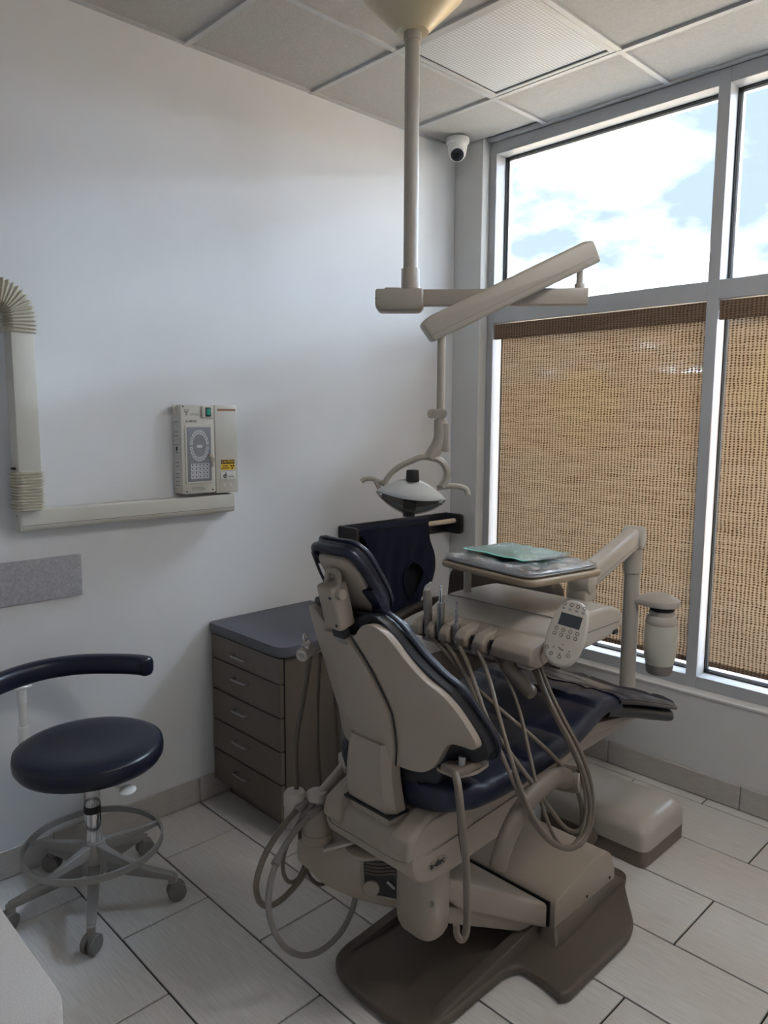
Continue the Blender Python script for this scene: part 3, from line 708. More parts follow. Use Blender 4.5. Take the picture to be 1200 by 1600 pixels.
for i in range(N):
    a = 2 * math.pi * i / N; c = V((math.cos(a), math.sin(a), 0)); o_ = V((sx_, sy_, zr))
    q = [fr_.verts.new(o_ + c * r_ + V((0, 0, z_))) for r_, z_ in ((rr - .004, -.011), (rr + .004, -.011), (rr + .004, .011), (rr - .004, .011))]
    if prv: bridge(fr_, prv, q)
    else: first = q
    prv = q
bridge(fr_, prv, first)
rg_ = obj('foot_ring', fr_, 'pewter', so)
for k in range(5):
    a = math.radians(28 + 72 * k); c = V((math.cos(a), math.sin(a), 0)); s = V((-c.y, c.x, 0)); o_ = V((sx_, sy_, 0))
    sb = NB(); hull(sb, [o_ + c * .03 + s * (e * .014) + V((0, 0, z)) for e in (-1, 1) for z in (.165, .21)] + [o_ + c * (rr - .002) + s * (e * .006) + V((0, 0, z)) for e in (-1, 1) for z in (zr - .009, zr + .007)], .002, 1)
    obj('spoke', sb, 'pewter', rg_)
for k in range(5):
    a = math.radians(-8 + 72 * k); c = V((math.cos(a), math.sin(a), 0)); s = V((-c.y, c.x, 0)); o_ = V((sx_, sy_, 0))
    lb = NB(); hull(lb, [o_ + c * .03 + s * (e * .02) + V((0, 0, z)) for e in (-1, 1) for z in (.108, .155)] + [o_ + c * .27 + s * (e * .013) + V((0, 0, z)) for e in (-1, 1) for z in (.072, .092)], .004, 2)
    hull(lb, [o_ + c * .25 + s * (e * .013) + V((0, 0, z)) for e in (-1, 1) for z in (.058, .09)] + [o_ + c * .278 + s * (e * .013) + V((0, 0, z)) for e in (-1, 1) for z in (.058, .086)], .004, 2)
    leg = obj('leg', lb, 'pewter', so)
    wc = o_ + c * .275 + V((0, 0, .032)); wa = (s * .8 + c * .6) if k % 2 else (s * .9 - c * .44); wa.normalize(); side = wa.cross(V((0, 0, 1)))
    cm = NB(); cyl(cm, o_ + c * .268 + V((0, 0, .058)), o_ + c * .268 + V((0, 0, .074)), .007, n=10)
    cs = obj('caster', cm, 'black', leg)
    for e in (-1, 1):
        wb = NB(); lathe(wb, [(.001, 0), (.027, 0), (.0315, .004), (.0315, .014), (.027, .018), (.001, .018)], wc + wa * (e * .013 - .009), wa, 24)
        obj('caster_wheel', wb, 'wheel', leg)
    hb = NB(); cyl(hb, wc - wa * .02, wc + wa * .02, .016, n=14); hull(hb, [wc + V((0, 0, h)) + wa * (e * .010) + side * q for e in (-1, 1) for h, q in ((.0, .02), (.02, .02), (.031, .008), (.031, -.012), (.012, -.02), (.0, -.018))], .002, 1); obj('caster_hood', hb, 'wheel', leg)
# torso bar on its post
bpts = [(1.990, .350, .775), (2.012, .300, .776), (2.066, .236, .776), (2.166, .156, .776), (2.285, .124, .774), (2.417, .152, .770), (2.511, .214, .766), (2.565, .29, .762)]
bb = NB(); P_ = spline(bpts, 6); prev = None; NP = len(P_)
for i, p in enumerate(P_):
    tg = (P_[min(i + 1, NP - 1)] - P_[max(i - 1, 0)]).normalized(); sd_ = tg.cross(V((0, 0, 1))).normalized(); f = i / (NP - 1); e_ = min(f, 1 - f); k_ = 1 if e_ > .06 else max(.25, math.sqrt(max(0, 1 - ((.06 - e_) / .06) ** 2)))
    q = []
    for j in range(20):
        a_ = 2 * math.pi * j / 20; ca, sa_ = math.cos(a_), math.sin(a_)
        q.append(bb.verts.new(p + sd_ * (.030 * k_ * math.copysign(abs(ca) ** .7, ca)) + V((0, 0, .034 * (.6 + .4 * k_) * math.copysign(abs(sa_) ** .7, sa_)))))
    if prev: bridge(bb, prev, q)
    else: bb.faces.new(q[::-1])
    prev = q
bb.faces.new(prev)
bar_ = obj('torso_bar', bb, 'navy_stool', so, sharp=70)
pp = V((2.348, .139, 0))
obj('bar_plate', box(NB(), (pp.x - .03, pp.y - .02, .733), (pp.x + .03, pp.y + .02, .743), .003, 1), 'white', bar_)
pb = NB(); cyl(pb, (pp.x, pp.y, .54), (pp.x, pp.y, .74), .0135, n=18); cyl(pb, (pp.x, pp.y, .68), (pp.x, pp.y, .736), .0155, n=18, bev=.002); cyl(pb, (pp.x, pp.y, .47), (pp.x, pp.y, .60), .0185, n=18, bev=.003)
obj('bar_post', pb, 'white', so)
obj('post_bracket', tube(NB(), [(pp.x, pp.y, .50), (pp.x, pp.y, .474), (sx_ + .10, sy_ - .13, .474), (sx_ + .05, sy_ - .06, .48)], .012, 8), 'white', so)

# ------------------------------------------------------------------ guest armchair in the corner
gc = thing('guest_armchair', 'dark brown guest armchair in the window corner behind the dental chair', 'armchair', (.42, .56, 0))
bk = NB(); prism(bk, rnd_poly([(.235, .40), (.86, .40), (.875, .88), (.22, .88)], [.02, .02, .07, .07], 7), lambda y, z, w: V((w - (z - .4) * .16, y, z)), .25, .33, .02, 3)
obj('backrest', bk, 'chairbrown', gc)
sb = NB(); box(sb, (.28, .24, .33), (.80, .855, .455), .03, 3); obj('seat', sb, 'chairbrown', gc)
for yy in (.205, .885):
    obj('armrest', tube(NB(), [(.22, yy, .69), (.35, yy, .70), (.5, yy, .69), (.62, yy, .665), (.65, yy, .64)], .024, 12, aspect=1.25), 'darkwood', gc)
    obj('leg', tube(NB(), [(.63, yy, .66), (.60, yy, .45), (.60, yy, .2), (.62, yy, 0)], .019, 10, r2=.016), 'darkwood', gc)
    obj('leg', tube(NB(), [(.24, yy, .69), (.26, yy, .4), (.24, yy, .2), (.18, yy, 0)], .019, 10, r2=.016), 'darkwood', gc)
    obj('side_rail', box(NB(), (.25, yy - .012, .34), (.61, yy + .012, .40), .004, 1), 'darkwood', gc)
# ------------------------------------------------------------------ ceiling-mounted operating light
dl = thing('operating_light', 'ceiling-mounted beige dental light on a long pole and folding arms', 'dental light', (1.30, .93, H))
px_, py_ = 1.30, .93
obj('canopy', lathe(NB(), [(.15, 0), (.162, .01), (.165, .06), (.150, .075), (.055, .168), (.052, .172), (.035, .174)], (px_, py_, H - .006), (0, 0, -1), 48), 'canopy', dl, sharp=30)
pole = obj('pole', cyl(NB(), (px_, py_, 2.10), (px_, py_, 2.90), .0245, n=28), 'lightpaint', dl)
obj('pole_collar', cyl(NB(), (px_, py_, 2.845), (px_, py_, 2.875), .029, n=28, bev=.003), 'lightpaint', pole)
obj('pole_socket', cyl(NB(), (px_, py_, 2.06), (px_, py_, 2.135), .031, n=28, bev=.002), 'lightpaint', pole)
E1 = V((.918, 1.372, 2.045)); ad = (E1 - V((px_, py_, 2.045))); ad.z = 0; ad.normalize(); an = V((-ad.y, ad.x, 0))
jb = frame_mtx((px_, py_, 2.035), ad, an)      # local x along the arm
jbm = NB(); hull(jbm, [jb @ V(p) for p in [(-.115, -.045, -.028), (-.115, .045, -.028), (.045, -.05, -.028), (.045, .05, -.028), (-.105, -.035, -.042), (-.105, .035, -.042), (.03, -.04, -.042), (.03, .04, -.042), (-.115, -.045, .03), (-.115, .045, .03), (.045, -.05, .03), (.045, .05, .03)]], .008, 3)
jo = obj('joint_housing', jbm, 'lightpaint', dl)
obj('housing_lid', box(NB(), (-.085, -.022, .029), (-.03, .022, .037), .003, 1, mtx=jb), 'lightpaint', jo)
obj('housing_seam', box(NB(), (-.1156, -.0456, -.002), (.0456, .0506, -.0005), 0, 1, mtx=jb), 'ink_soft', jo)
La = (E1 - V((px_, py_, 2.045))).length
obj('fixed_arm', box(NB(), (.03, -.02, -.022), (La, .02, .03), .003, 2, mtx=jb), 'lightpaint', dl)
pv = V((.936, 1.352, 2.06)); pvb = NB(); cyl(pvb, pv, pv + V((0, 0, .02)), .017, n=18, bev=.003); cyl(pvb, pv, pv + V((0, 0, .07)), .011, n=16)
obj('pivot', pvb, 'lightpaint', dl)
A0 = V((.922, 1.367, 2.168)); A1 = V((1.320, 1.069, 1.930)); sd = (A1 - A0).normalized(); A0 = A0 - sd * .03; A1 = A1 + sd * .035
hn = sd.cross(V((0, 0, 1))).normalized(); upv = hn.cross(sd).normalized()
ms = Matrix.Identity(4)
for i in range(3): ms[i][0] = sd[i]; ms[i][1] = hn[i]; ms[i][2] = upv[i]; ms[i][3] = A0[i]
Ls = (A1 - A0).length
sm_ = NB(); prism(sm_, rnd_poly([(0, -.034), (Ls, -.036), (Ls + .012, .03), (Ls - .02, .042), (.03, .046), (0, .036)], .012, 4), lambda a, c, w: ms @ V((a, w, c)), -.029, .029, .012, 3)
sa = obj('spring_arm', sm_, 'lightpaint', dl)
obj('arm_seam', prism(NB(), [(.02, -.014), (Ls - .0, -.016), (Ls - .0, -.0148), (.02, -.0128)], lambda a, c, w: ms @ V((a, w, c)), -.0293, .0293), 'ink_soft', sa)
for a in (.045, Ls - .05):
    for e in (-1, 1): obj('arm_screw', cyl(NB(), ms @ V((a, e * .027, -.025)), ms @ V((a, e * .0305, -.025)), .0045, n=10), 'steel', sa)
RX, RY = 1.308, 1.080
obj('drop_tube', cyl(NB(), (RX, RY, 1.62), (RX, RY, 1.925), .0135, n=22), 'lightpaint', dl)
LNV = V((.745, .67, 0)).normalized(); LXV = V((-.67, .745, 0)).normalized()
cp = V((1.314, 1.073, 1.654)); cpl = frame_mtx(cp, LXV, (0, 0, 1))
cl_ = NB(); prism(cl_, rnd_poly([(-.034, -.015), (.030, -.015), (.030, .015), (-.034, .015)], .0145, 5), lambda a, c, w: cpl @ V((a, c, w)), .012, .018, .001, 1)
prism(cl_, rnd_poly([(-.034, -.015), (.030, -.015), (.030, .015), (-.034, .015)], .0145, 5), lambda a, c, w: cpl @ V((a, c, w)), -.018, -.012, .001, 1)
clo = obj('clamp_plate', cl_, 'lightpaint', dl)
for a in (-.012, .024): obj('clamp_screw', cyl(NB(), cpl @ V((a, 0, -.02)), cpl @ V((a, 0, .022)), .005, n=12), 'steel', clo)
nk = NB(); tube(nk, [(RX, RY, 1.635), (RX, RY, 1.60), (RX, RY, 1.575), (RX + .008, RY - .008, 1.545), (RX + .022, RY - .024, 1.51)], .022, 18, sub=6, rfun=lambda f: .0215 + .002 * f)
obj('neck', nk, 'lightpaint', dl)
nc = NB(); cm_ = frame_mtx((RX - .012, RY + .013, 1.575), LXV, (0, 0, 1)); box(nc, (-.012, -.045, -.02), (.012, .05, .02), .006, 2, mtx=cm_)
obj('neck_cover', nc, 'lightpaint', dl)
archp = [(1.429, 0.944, 1.419), (1.425, 0.949, 1.437), (1.412, 0.963, 1.462), (1.392, 0.986, 1.484), (1.371, 1.010, 1.499), (1.348, 1.035, 1.512), (1.324, 1.061, 1.510), (1.306, 1.081, 1.500), (1.296, 1.093, 1.481), (1.291, 1.098, 1.457), (1.295, 1.093, 1.434), (1.303, 1.085, 1.417)]
yk = NB(); P_ = spline(archp, 4); prev = None
for i, p in enumerate(P_):
    tg = (P_[min(i + 1, len(P_) - 1)] - P_[max(i - 1, 0)]).normalized(); nr = LNV.cross(tg).normalized(); f = i / (len(P_) - 1); th = .0085 + .003 * f
    q = [yk.verts.new(p + LNV * a + nr * b) for a, b in ((.016, -th), (.022, 0), (.016, th), (-.05, th), (-.056, 0), (-.05, -th))]
    if prev: bridge(yk, prev, q)
    else: yk.faces.new(q[::-1])
    prev = q
yk.faces.new(prev)
obj('yoke', yk, 'lightpaint', dl)
for nm, pts, r in (('handle', [(1.482, 0.886, 1.429), (1.472, 0.896, 1.438), (1.457, 0.914, 1.439), (1.444, 0.928, 1.432), (1.428, 0.946, 1.419)], .0085), ('handle', [(1.314, 1.073, 1.410), (1.282, 1.108, 1.417), (1.264, 1.129, 1.415), (1.249, 1.145, 1.406), (1.245, 1.150, 1.388)], .0095)):
    ho = obj(nm, tube(NB(), pts, r, 14), 'lightpaint', dl)
    br_ = [(1.451, 0.921, 1.434), (1.446, 0.925, 1.420), (1.440, 0.932, 1.404)] if pts[0][0] > 1.3 else [(1.275, 1.117, 1.408), (1.282, 1.108, 1.390), (1.294, 1.094, 1.380), (1.310, 1.077, 1.378)]
    obj('handle_stay', tube(NB(), br_, r * .85, 10), 'lightpaint', ho)
# eye-shaped reflector and clear shield
hc = V((1.371, 1.009, 1.383)); lx = (V((1.297, 1.091, 1.364)) - V((1.444, 0.927, 1.391))).normalized(); fw = (LNV * .80 - V((0, 0, .60))); fw = (fw - lx * fw.dot(lx)).normalized(); uz = fw.cross(lx).normalized()
if uz.z < 0: uz = -uz
def eye(bm, w, h1, h2, depth, sgn, n=28, m=10, thick=0):
    # bowl over an eye-shaped rim; sgn = +1 bulges forward, -1 back
    rows = []
    for k in range(m + 1):
        s = k / m; rw = []
        for i in range(n * 2):
            t_ = i / n
            if t_ < 1: a = -1 + 2 * t_; hh = h1 * math.cos(a * math.pi / 2) ** .85 if abs(a) < 1 else 0
            else: a = 1 - 2 * (t_ - 1); hh = -h2 * math.cos(a * math.pi / 2) ** .85 if abs(a) < 1 else 0
            sc_ = math.cos(s * math.pi / 2); rw.append(bm.verts.new(hc + lx * (a * w * (sc_ if s else 1)) + uz * (hh * sc_) + fw * (sgn * depth * math.sin(s * math.pi / 2))))
        rows.append(rw)
    for a, b in zip(rows, rows[1:]): bridge(bm, a, b)
    bmesh.ops.remove_doubles(bm, verts=bm.verts, dist=.0006); return bm
obj('reflector', eye(NB(), .114, .062, .078, .050, -1), 'brush', dl)
hb_ = NB()
rim_pts = []
for i in range(57):
    t_ = i / 28
    a = -1 + 2 * t_ if t_ < 1 else 1 - 2 * (t_ - 1); hh = max(0, math.cos(a * math.pi / 2)) ** .85 * (.062 if t_ < 1 else -.078)
    rim_pts.append(hc + lx * (a * .115) + uz * hh)
obj('reflector_rim', tube(hb_, rim_pts, .0035, 6, sub=1), 'lightpaint', dl)
obj('back_cover', eye(NB(), .110, .054, .05, .058, -1), 'lightpaint', dl)
obj('shield', eye(NB(), .120, .065, .082, .034, 1), 'shield', dl)
fh_ = NB(); rows = []
for k in range(9):
    s_ = k / 8; rw = []
    for i in range(29):
        a_ = -1 + 2 * i / 28; c_ = max(0, math.cos(a_ * math.pi / 2)) ** .85
        rw.append(fh_.verts.new(hc + lx * (a_ * .1155) + uz * (.0635 * c_ * (1 - s_) + .004 + .016 * s_ * c_) + fw * (.040 * math.sin(s_ * math.pi / 2) * c_ + .001)))
    rows.append(rw)
for ra, rb2 in zip(rows, rows[1:]):
    for i in range(28): fh_.faces.new((ra[i], ra[i + 1], rb2[i + 1], rb2[i]))
bmesh.ops.remove_doubles(fh_, verts=fh_.verts, dist=.0004)
bmesh.ops.solidify(fh_, geom=fh_.faces[:], thickness=.0015)
obj('front_visor', fh_, 'visor', dl)
kt = hc + uz * .058 - fw * .004; obj('focus_knob', cyl(NB(), kt, kt + V((0, 0, .040)), .022, .0205, n=24, bev=.004), 'black', dl)
lb_ = NB(); fm = Matrix.Identity(4)
for i in range(3): fm[i][0] = lx[i]; fm[i][1] = uz[i]; fm[i][2] = fw[i]; fm[i][3] = hc[i]
box(lb_, (-.022, -.05, -.02), (.022, .006, .02), .004, 2, mtx=fm); obj('lamp_holder', lb_, 'black', dl)
kt = hc - uz * .074 + fw * .004; obj('lower_knob', cyl(NB(), kt, kt - V((0, 0, .014)), .022, .0205, n=24, bev=.003), 'black', dl)
for e in (-1, 1): obj('shield_clip', box(NB(), (e * .10 - .006, -.004, .012), (e * .10 + .006, .012, .024), .002, 1, mtx=fm), 'chrome', dl)

# ------------------------------------------------------------------ dental chair
Y0 = 1.33
dc = thing('dental_chair', 'beige dental chair with navy quilted seat, raised back and headrest', 'dental chair', (1.33, Y0, 0))
half = [(1.872, .0), (1.868, .08), (1.852, .15), (1.82, .19), (1.77, .205), (1.50, .205), (1.452, .225), (1.452, .30), (1.46, .345), (1.47, .37), (1.44, .385), (1.10, .385), (1.03, .365), (.93, .29), (.86, .24), (.80, .22)]
pl_ = [(x, Y0 + d) for x, d in half] + [(x, Y0 - d) for x, d in reversed(half[1:])]
bp_ = NB(); prism(bp_, rnd_poly(pl_, .045, 4), P_XY(), .003, .036, .016, 4)
base = obj('base_plate', bp_, 'taupe', dc)
for s in (1, -1):
    rbm = NB(); hull(rbm, [(1.80, Y0 + s * .165, .03), (1.80, Y0 + s * .195, .03), (1.76, Y0 + s * .16, .045), (1.76, Y0 + s * .19, .045), (1.32, Y0 + s * .15, .03), (1.32, Y0 + s * .20, .03), (1.32, Y0 + s * .155, .085), (1.32, Y0 + s * .19, .085), (1.45, Y0 + s * .155, .07), (1.45, Y0 + s * .19, .07)], .01, 3)
    obj('base_rib', rbm, 'taupe', base)
st_ = NB(); hull(st_, [(1.33, Y0 - .27, .03), (1.33, Y0 + .27, .03), (1.29, Y0 - .24, .075), (1.29, Y0 + .24, .075), (.84, Y0 - .24, .03), (.84, Y0 + .24, .03), (.91, Y0 - .235, .075), (.91, Y0 + .235, .075)], .01, 3)
obj('base_step', st_, 'taupe', base)
prof_h = rnd_poly([(1.288, .062), (1.288, .158), (1.05, .205), (.955, .19), (.922, .12), (.918, .062)], [.004, .02, .08, .08, .03, .004], 5)
hd = NB(); prism(hd, prof_h, P_XZ(), Y0 - .232, Y0 + .232, .014, 3)
ho = obj('lift_hood', hd, 'beige', dc)
for xx in (1.10, .955): obj('hood_screw', cyl(NB(), (xx, Y0 + .231, .09), (xx, Y0 + .2345, .09), .005, n=10), 'ink', ho)
obj('hood_gap', box(NB(), (1.289, Y0 - .21, .07), (1.294, Y0 + .215, .152)), 'gasket', ho)
la = NB(); hull(la, [(1.30, Y0 + s * .215, z) for s in (-1, 1) for z in (.065, .150)] + [(1.62, Y0 + s * .145, z) for s in (-1, 1) for z in (.245, .335)] + [(1.675, Y0 + s * .12, z) for s in (-1, 1) for z in (.30, .365)], .012, 3)
obj('lift_arm', la, 'beige', dc)
l2 = NB(); hull(l2, [(1.31, Y0 + s * .19, z) for s in (-1, 1) for z in (.04, .08)] + [(1.66, Y0 + s * .10, z) for s in (-1, 1) for z in (.205, .262)], .008, 2)
obj('lower_link', l2, 'beige', dc)
co_ = NB(); cxx = 1.700; cyy = Y0 + .055
pr = rnd_poly([(cxx - .055, cyy - .075), (cxx + .055, cyy - .075), (cxx + .055, cyy + .075), (cxx - .055, cyy + .075)], .05, 6)
t_ = bmesh.new(); rows = []
for z, s in ((.195, .84), (.215, .97), (.24, 1.), (.43, 1.02), (.46, .98)): rows.append([t_.verts.new((cxx + (x - cxx) * s, cyy + (y - cyy) * s, z)) for x, y in pr])
for a, b in zip(rows, rows[1:]): bridge(t_, a, b)
t_.faces.new(rows[0][::-1]); t_.faces.new(rows[-1]); merge(co_, t_)
col_ = obj('column', co_, 'beige', dc)
obj('column_hole', cyl(NB(), (cxx + .030, cyy + .060, .315), (cxx + .040, cyy + .0665, .315), .010, n=14), 'ink_soft', col_)
# seat frame: rear cover and side skirts
prof_s = rnd_poly([(1.872, .50), (1.865, .555), (1.80, .60), (1.45, .61), (1.10, .66), (1.04, .655), (1.08, .60), (1.20, .50), (1.36, .445), (1.60, .435), (1.70, .425), (1.80, .43), (1.855, .455)], [.02, .02, .02, .02, .02, .02, .03, .06, .06, .04, .04, .05, .03], 5)
sf_ = NB(); prism(sf_, prof_s, P_XZ(), Y0 - .172, Y0 + .172, .016, 3)
sfr = obj('seat_frame', sf_, 'beige', dc)
for s in (1, -1):
    cbm = NB(); ya, yb = sorted((Y0 + s * .092, Y0 + s * .175))
    hull(cbm, [(1.885, y, .515) for y in (ya, yb)] + [(1.876, y, .572) for y in (ya + .008, yb - .008)] + [(1.80, y, .612) for y in (ya + .01, yb - .012)] + [(1.62, y, .625) for y in (ya + .01, yb - .012)] + [(1.62, y, .52) for y in (ya, yb)], .012, 3)
    obj('rear_cover', cbm, 'beige', sfr)
sm2 = NB(); tube(sm2, [(1.10, Y0 + .1735, .585), (1.35, Y0 + .1738, .545), (1.6, Y0 + .1738, .528), (1.76, Y0 + .1738, .518), (1.85, Y0 + .165, .513), (1.884, Y0 + .13, .511), (1.886, Y0 - .02, .511), (1.886, Y0 - .13, .511), (1.85, Y0 - .168, .513)], .0014, 5)
obj('cover_seam', sm2, 'ink_soft', sfr)
# maker's oval mark on the side skirt
lo_ = [(1.774 + .037 * math.cos(a), Y0 + .1738, .476 + .0155 * math.sin(a)) for a in [i * math.pi / 16 for i in range(33)]]
lg = obj('emblem_oval', tube(NB(), lo_, .0007, 5, sub=1), 'ink_soft', sfr)
text('emblem_lettering', 'a-dec', .026, frame_mtx((1.774, Y0 + .1742, .4765), (-1, 0, 0), (0, 0, 1)), 'ink', lg, bold=True)
# seat cushion
TOP = [(1.845, .69), (1.78, .705), (1.6, .70), (1.4, .705), (1.25, .722), (1.12, .752), (1.04, .756), (.95, .735), (.8, .69), (.65, .64), (.52, .60)]
BOT = [(1.845, .635), (1.78, .612), (1.6, .605), (1.4, .618), (1.25, .635), (1.12, .665), (1.04, .685), (.95, .68), (.8, .64), (.65, .60), (.52, .57)]
HW = [(1.80, .17), (1.77, .215), (1.70, .25), (1.5, .262), (1.2, .262), (1.05, .252), (.9, .262), (.7, .268), (.58, .262), (.53, .235), (.515, .20)]
def pad(bm, top, bot, hw, x0, x1, nx, n=44, quilt=0., pw=.42):
    rows = []
    for i in range(nx + 1):
        x = x0 + (x1 - x0) * i / nx; zt = smooth_interp(top, x); zb = smooth_interp(bot, x); w = smooth_interp(hw, x); h = (zt - zb) / 2; c = (zt + zb) / 2; rw = []
        for k in range(n):
            a = 2 * math.pi * k / n; ca, sa_ = math.cos(a), math.sin(a)
            y = w * math.copysign(abs(ca) ** pw, ca); z = c + h * math.copysign(abs(sa_) ** (.62), sa_)
            if sa_ > .1:
                z -= .018 * (1 - (y / w) ** 2) * min(1, sa_ * 1.5) * (1 if x > 1.1 else .4)   # saddle
                if quilt:
                    gx = (x * 5.4) % 1; gy = ((y + .262) / .131) % 1; d = min(abs(gx - .5) * 2, 1); d2 = min(abs(gy - .5) * 2, 1)
                    z += quilt * ((1 - d ** 6) * (1 - d2 ** 6) - .5) + .004 * mnoise.noise(V((x * 11, y * 17, 3)))
            rw.append(bm.verts.new((x, Y0 + y, z)))
        rows.append(rw)
    for a, b in zip(rows, rows[1:]): bridge(bm, a, b)
    bm.faces.new(rows[0][::-1]); bm.faces.new(rows[-1]); return bm
sc_o = obj('seat_cushion', pad(NB(), TOP, BOT, HW, 1.80, .965, 110, 88, .009), 'navy', dc, sharp=75)
TT_ = [(x, z - .020) for x, z in TOP]; TB_ = [(x, z - .086) for x, z in TOP]; TW_ = [(x, w * .985) for x, w in HW]
obj('toe_board', pad(NB(), TT_, TB_, TW_, 1.03, .525, 40, 44), 'navy_dk', dc, sharp=75)
QT = [(x, z + .004) for x, z in TOP]; QB = [(x, z - .026) for x, z in TOP]
tq = obj('toe_pad', pad(NB(), QT, QB, HW, .985, .515, 60, 88, .008), 'navy', dc, sharp=75)
edge = []
for i in range(30):
    x = .985 - (.985 - .52) * i / 29; edge.append((x, Y0 + smooth_interp(HW, x) + .002, smooth_interp(TOP, x) - .018))
x = .518; w = smooth_interp(HW, x)
for i in range(1, 12): edge.append((x - .004, Y0 + w - 2 * w * i / 12, smooth_interp(TOP, x) - .018))
for i in range(30):
    x = .52 + (.985 - .52) * i / 29; edge.append((x, Y0 - smooth_interp(HW, x) - .002, smooth_interp(TOP, x) - .018))
obj('piping', tube(NB(), edge, .006, 8, sub=1), 'navy_dk', tq)
# leg-rest carrier below the toe board
lc = NB(); hull(lc, [(1.12, Y0 + s * .17, z) for s in (-1, 1) for z in (.60, .65)] + [(.62, Y0 + s * .17, z) for s in (-1, 1) for z in (.555, .57)] + [(.95, Y0 + s * .15, .585) for s in (-1, 1)], .008, 2)
obj('leg_carrier', lc, 'beige', dc)
# back: shell, spine, cushion
def Xc(z): return 1.85 + (z - .8) * .34 if z > .8 else 1.85 - (.8 - z) * .08
def backmap(off, k=1.4): return lambda d, z, w: V((Xc(z) + off - k * d * d - w, Y0 + d, z))
hs = [(.0, 1.088), (.045, 1.10), (.062, 1.122), (.085, 1.140), (.112, 1.140), (.140, 1.115), (.166, 1.057), (.2, 1.001), (.233, .967), (.256, .917), (.276, .845), (.2775, .822), (.268, .812), (.248, .823), (.222, .828), (.204, .805), (.188, .764), (.162, .735), (.129, .73), (.08, .735), (0, .735)]
FL = lambda z: 1 + .45 * min(1, max(0, (z - .93) / .10))
shell = hs + [(-d * FL(z), z) for d, z in reversed(hs[1:-1])]
sho = obj('back_shell', sheet(NB(), chaikin(shell), backmap(0), .022, .03, bevel=.006), 'beige', dc, sharp=50)
hcu = [(.0, 1.12), (.05, 1.15), (.09, 1.165), (.13, 1.135), (.168, 1.06), (.208, 1.003), (.24, .965), (.265, .895), (.285, .826), (.284, .785), (.27, .772), (.238, .776), (.204, .766), (.184, .735), (.178, .70), (.15, .685), (0, .685)]
cush = hcu + [(-d * FL(z), z + .01 * (FL(z) - 1)) for d, z in reversed(hcu[1:-1])]
cu_o = obj('back_cushion', sheet(NB(), chaikin(cush, 1), backmap(-.022), .062, .03, bevel=.016), 'navy_dk', dc, sharp=60)
fc = [(d * .97, .9 + (z - .9) * .97) for d, z in cush]
obj('cushion_face', sheet(NB(), fc, backmap(-.078), .016, .03, bevel=.007), 'navy', cu_o, sharp=60)
ed = [backmap(-.06)(d, z, 0) for d, z in hcu[1:-1]]; obj('piping', tube(NB(), [V((p.x, p.y + .006, p.z)) for p in ed], .005, 7, sub=3), 'navy', cu_o)
sl_ = [(-.066, 1.095), (.02, 1.098), (.045, 1.06), (.070, 1.0), (.093, .903), (.090, .85), (.082, .79), (.076, .74), (-.060, .74), (-.066, .79), (-.082, .86), (-.083, .90), (-.072, 1.02)]
spo = obj('spine', sheet(NB(), sl_, backmap(.012, .6), .022, .03, bevel=.006), 'beige', dc, sharp=50)
obj('spine_seam', tube(NB(), [backmap(.0025, 1.35)(d, z, 0) for d, z in ((.03, 1.10), (.053, 1.055), (.074, 1.0), (.096, .905), (.094, .85), (.086, .79), (.08, .735))], .0022, 6), 'ink', spo)
bkp = NB()
rows = []
for z, xa, w, d in ((.79, 1.868, .072, .03), (.76, 1.872, .076, .03), (.70, 1.874, .082, .032), (.64, 1.870, .088, .034), (.60, 1.862, .088, .034), (.565, 1.85, .086, .034), (.53, 1.84, .084, .034)):
    rows.append([bkp.verts.new((xa - q, Y0 + y, z)) for y, q in ((-w, .008), (-w + .012, 0), (w - .02, 0), (w, .02), (w, d + .02), (-w, d))])
for a, b in zip(rows, rows[1:]): bridge(bkp, a, b)
bkp.faces.new(rows[0][::-1]); bkp.faces.new(rows[-1])
obj('spine_bracket', bkp, 'beige', dc, sharp=30)
obj('bracket_slot', box(NB(), (1.80, Y0 - .09, .598), (1.872, Y0 + .093, .604), .001, 1), 'gasket', sfr)
# headrest
hcn = V((1.925, Y0 + .004, 1.238)); hu = V((.574, 0, .819)).normalized(); hnrm = V((.819, 0, -.574)).normalized()   # up-slope, rear normal
def hmap(off): return lambda d, s, w: hcn + hu * s + V((0, d, 0)) + hnrm * (off - w - 1.2 * d * d)
ho_ = rnd_poly([(-.064, .116), (.064, .116), (.090, .075), (.088, -.05), (.070, -.112), (-.070, -.112), (-.088, -.05), (-.090, .075)], .036, 6)
hcsh = obj('headrest_cushion', sheet(NB(), ho_, hmap(.014), .040, .022, bevel=.014), 'navy_stool', dc, sharp=70)
obj('headrest_lip', tube(NB(), [hmap(.012)(d, s, 0) for d, s in ((-.080, .05), (-.070, .095), (-.042, .109), (0, .111), (.042, .109), (.070, .095), (.081, .05), (.083, 0), (.080, -.04))], .012, 10), 'navy_stool', hcsh)
obj('headrest_piping', tube(NB(), [hmap(-.014)(d * 1.01, s * 1.01, 0) for d, s in ho_ + ho_[:1]], .0035, 6, sub=1), 'navy', hcsh)
hp = rnd_poly([(-.052, .092), (.054, .092), (.070, .05), (.066, -.06), (.052, -.102), (-.052, -.102), (-.066, -.06), (-.070, .05)], .025, 5)
hpl = obj('headrest_plate', sheet(NB(), hp, hmap(.026), .02, .03, bevel=.005), 'beige', dc, sharp=50)
obj('headrest_sleeve', sheet(NB(), rnd_poly([(.054, -.005), (.092, -.005), (.089, -.055), (.071, -.115), (.026, -.115), (.042, -.09), (.062, -.06)], .010, 3), hmap(.030), .03, .02, bevel=.004), 'navy', hcsh, sharp=50)
gm = frame_mtx((1.988, Y0 + .008, 1.180), (0, 1, 0), (.26, 0, .965))
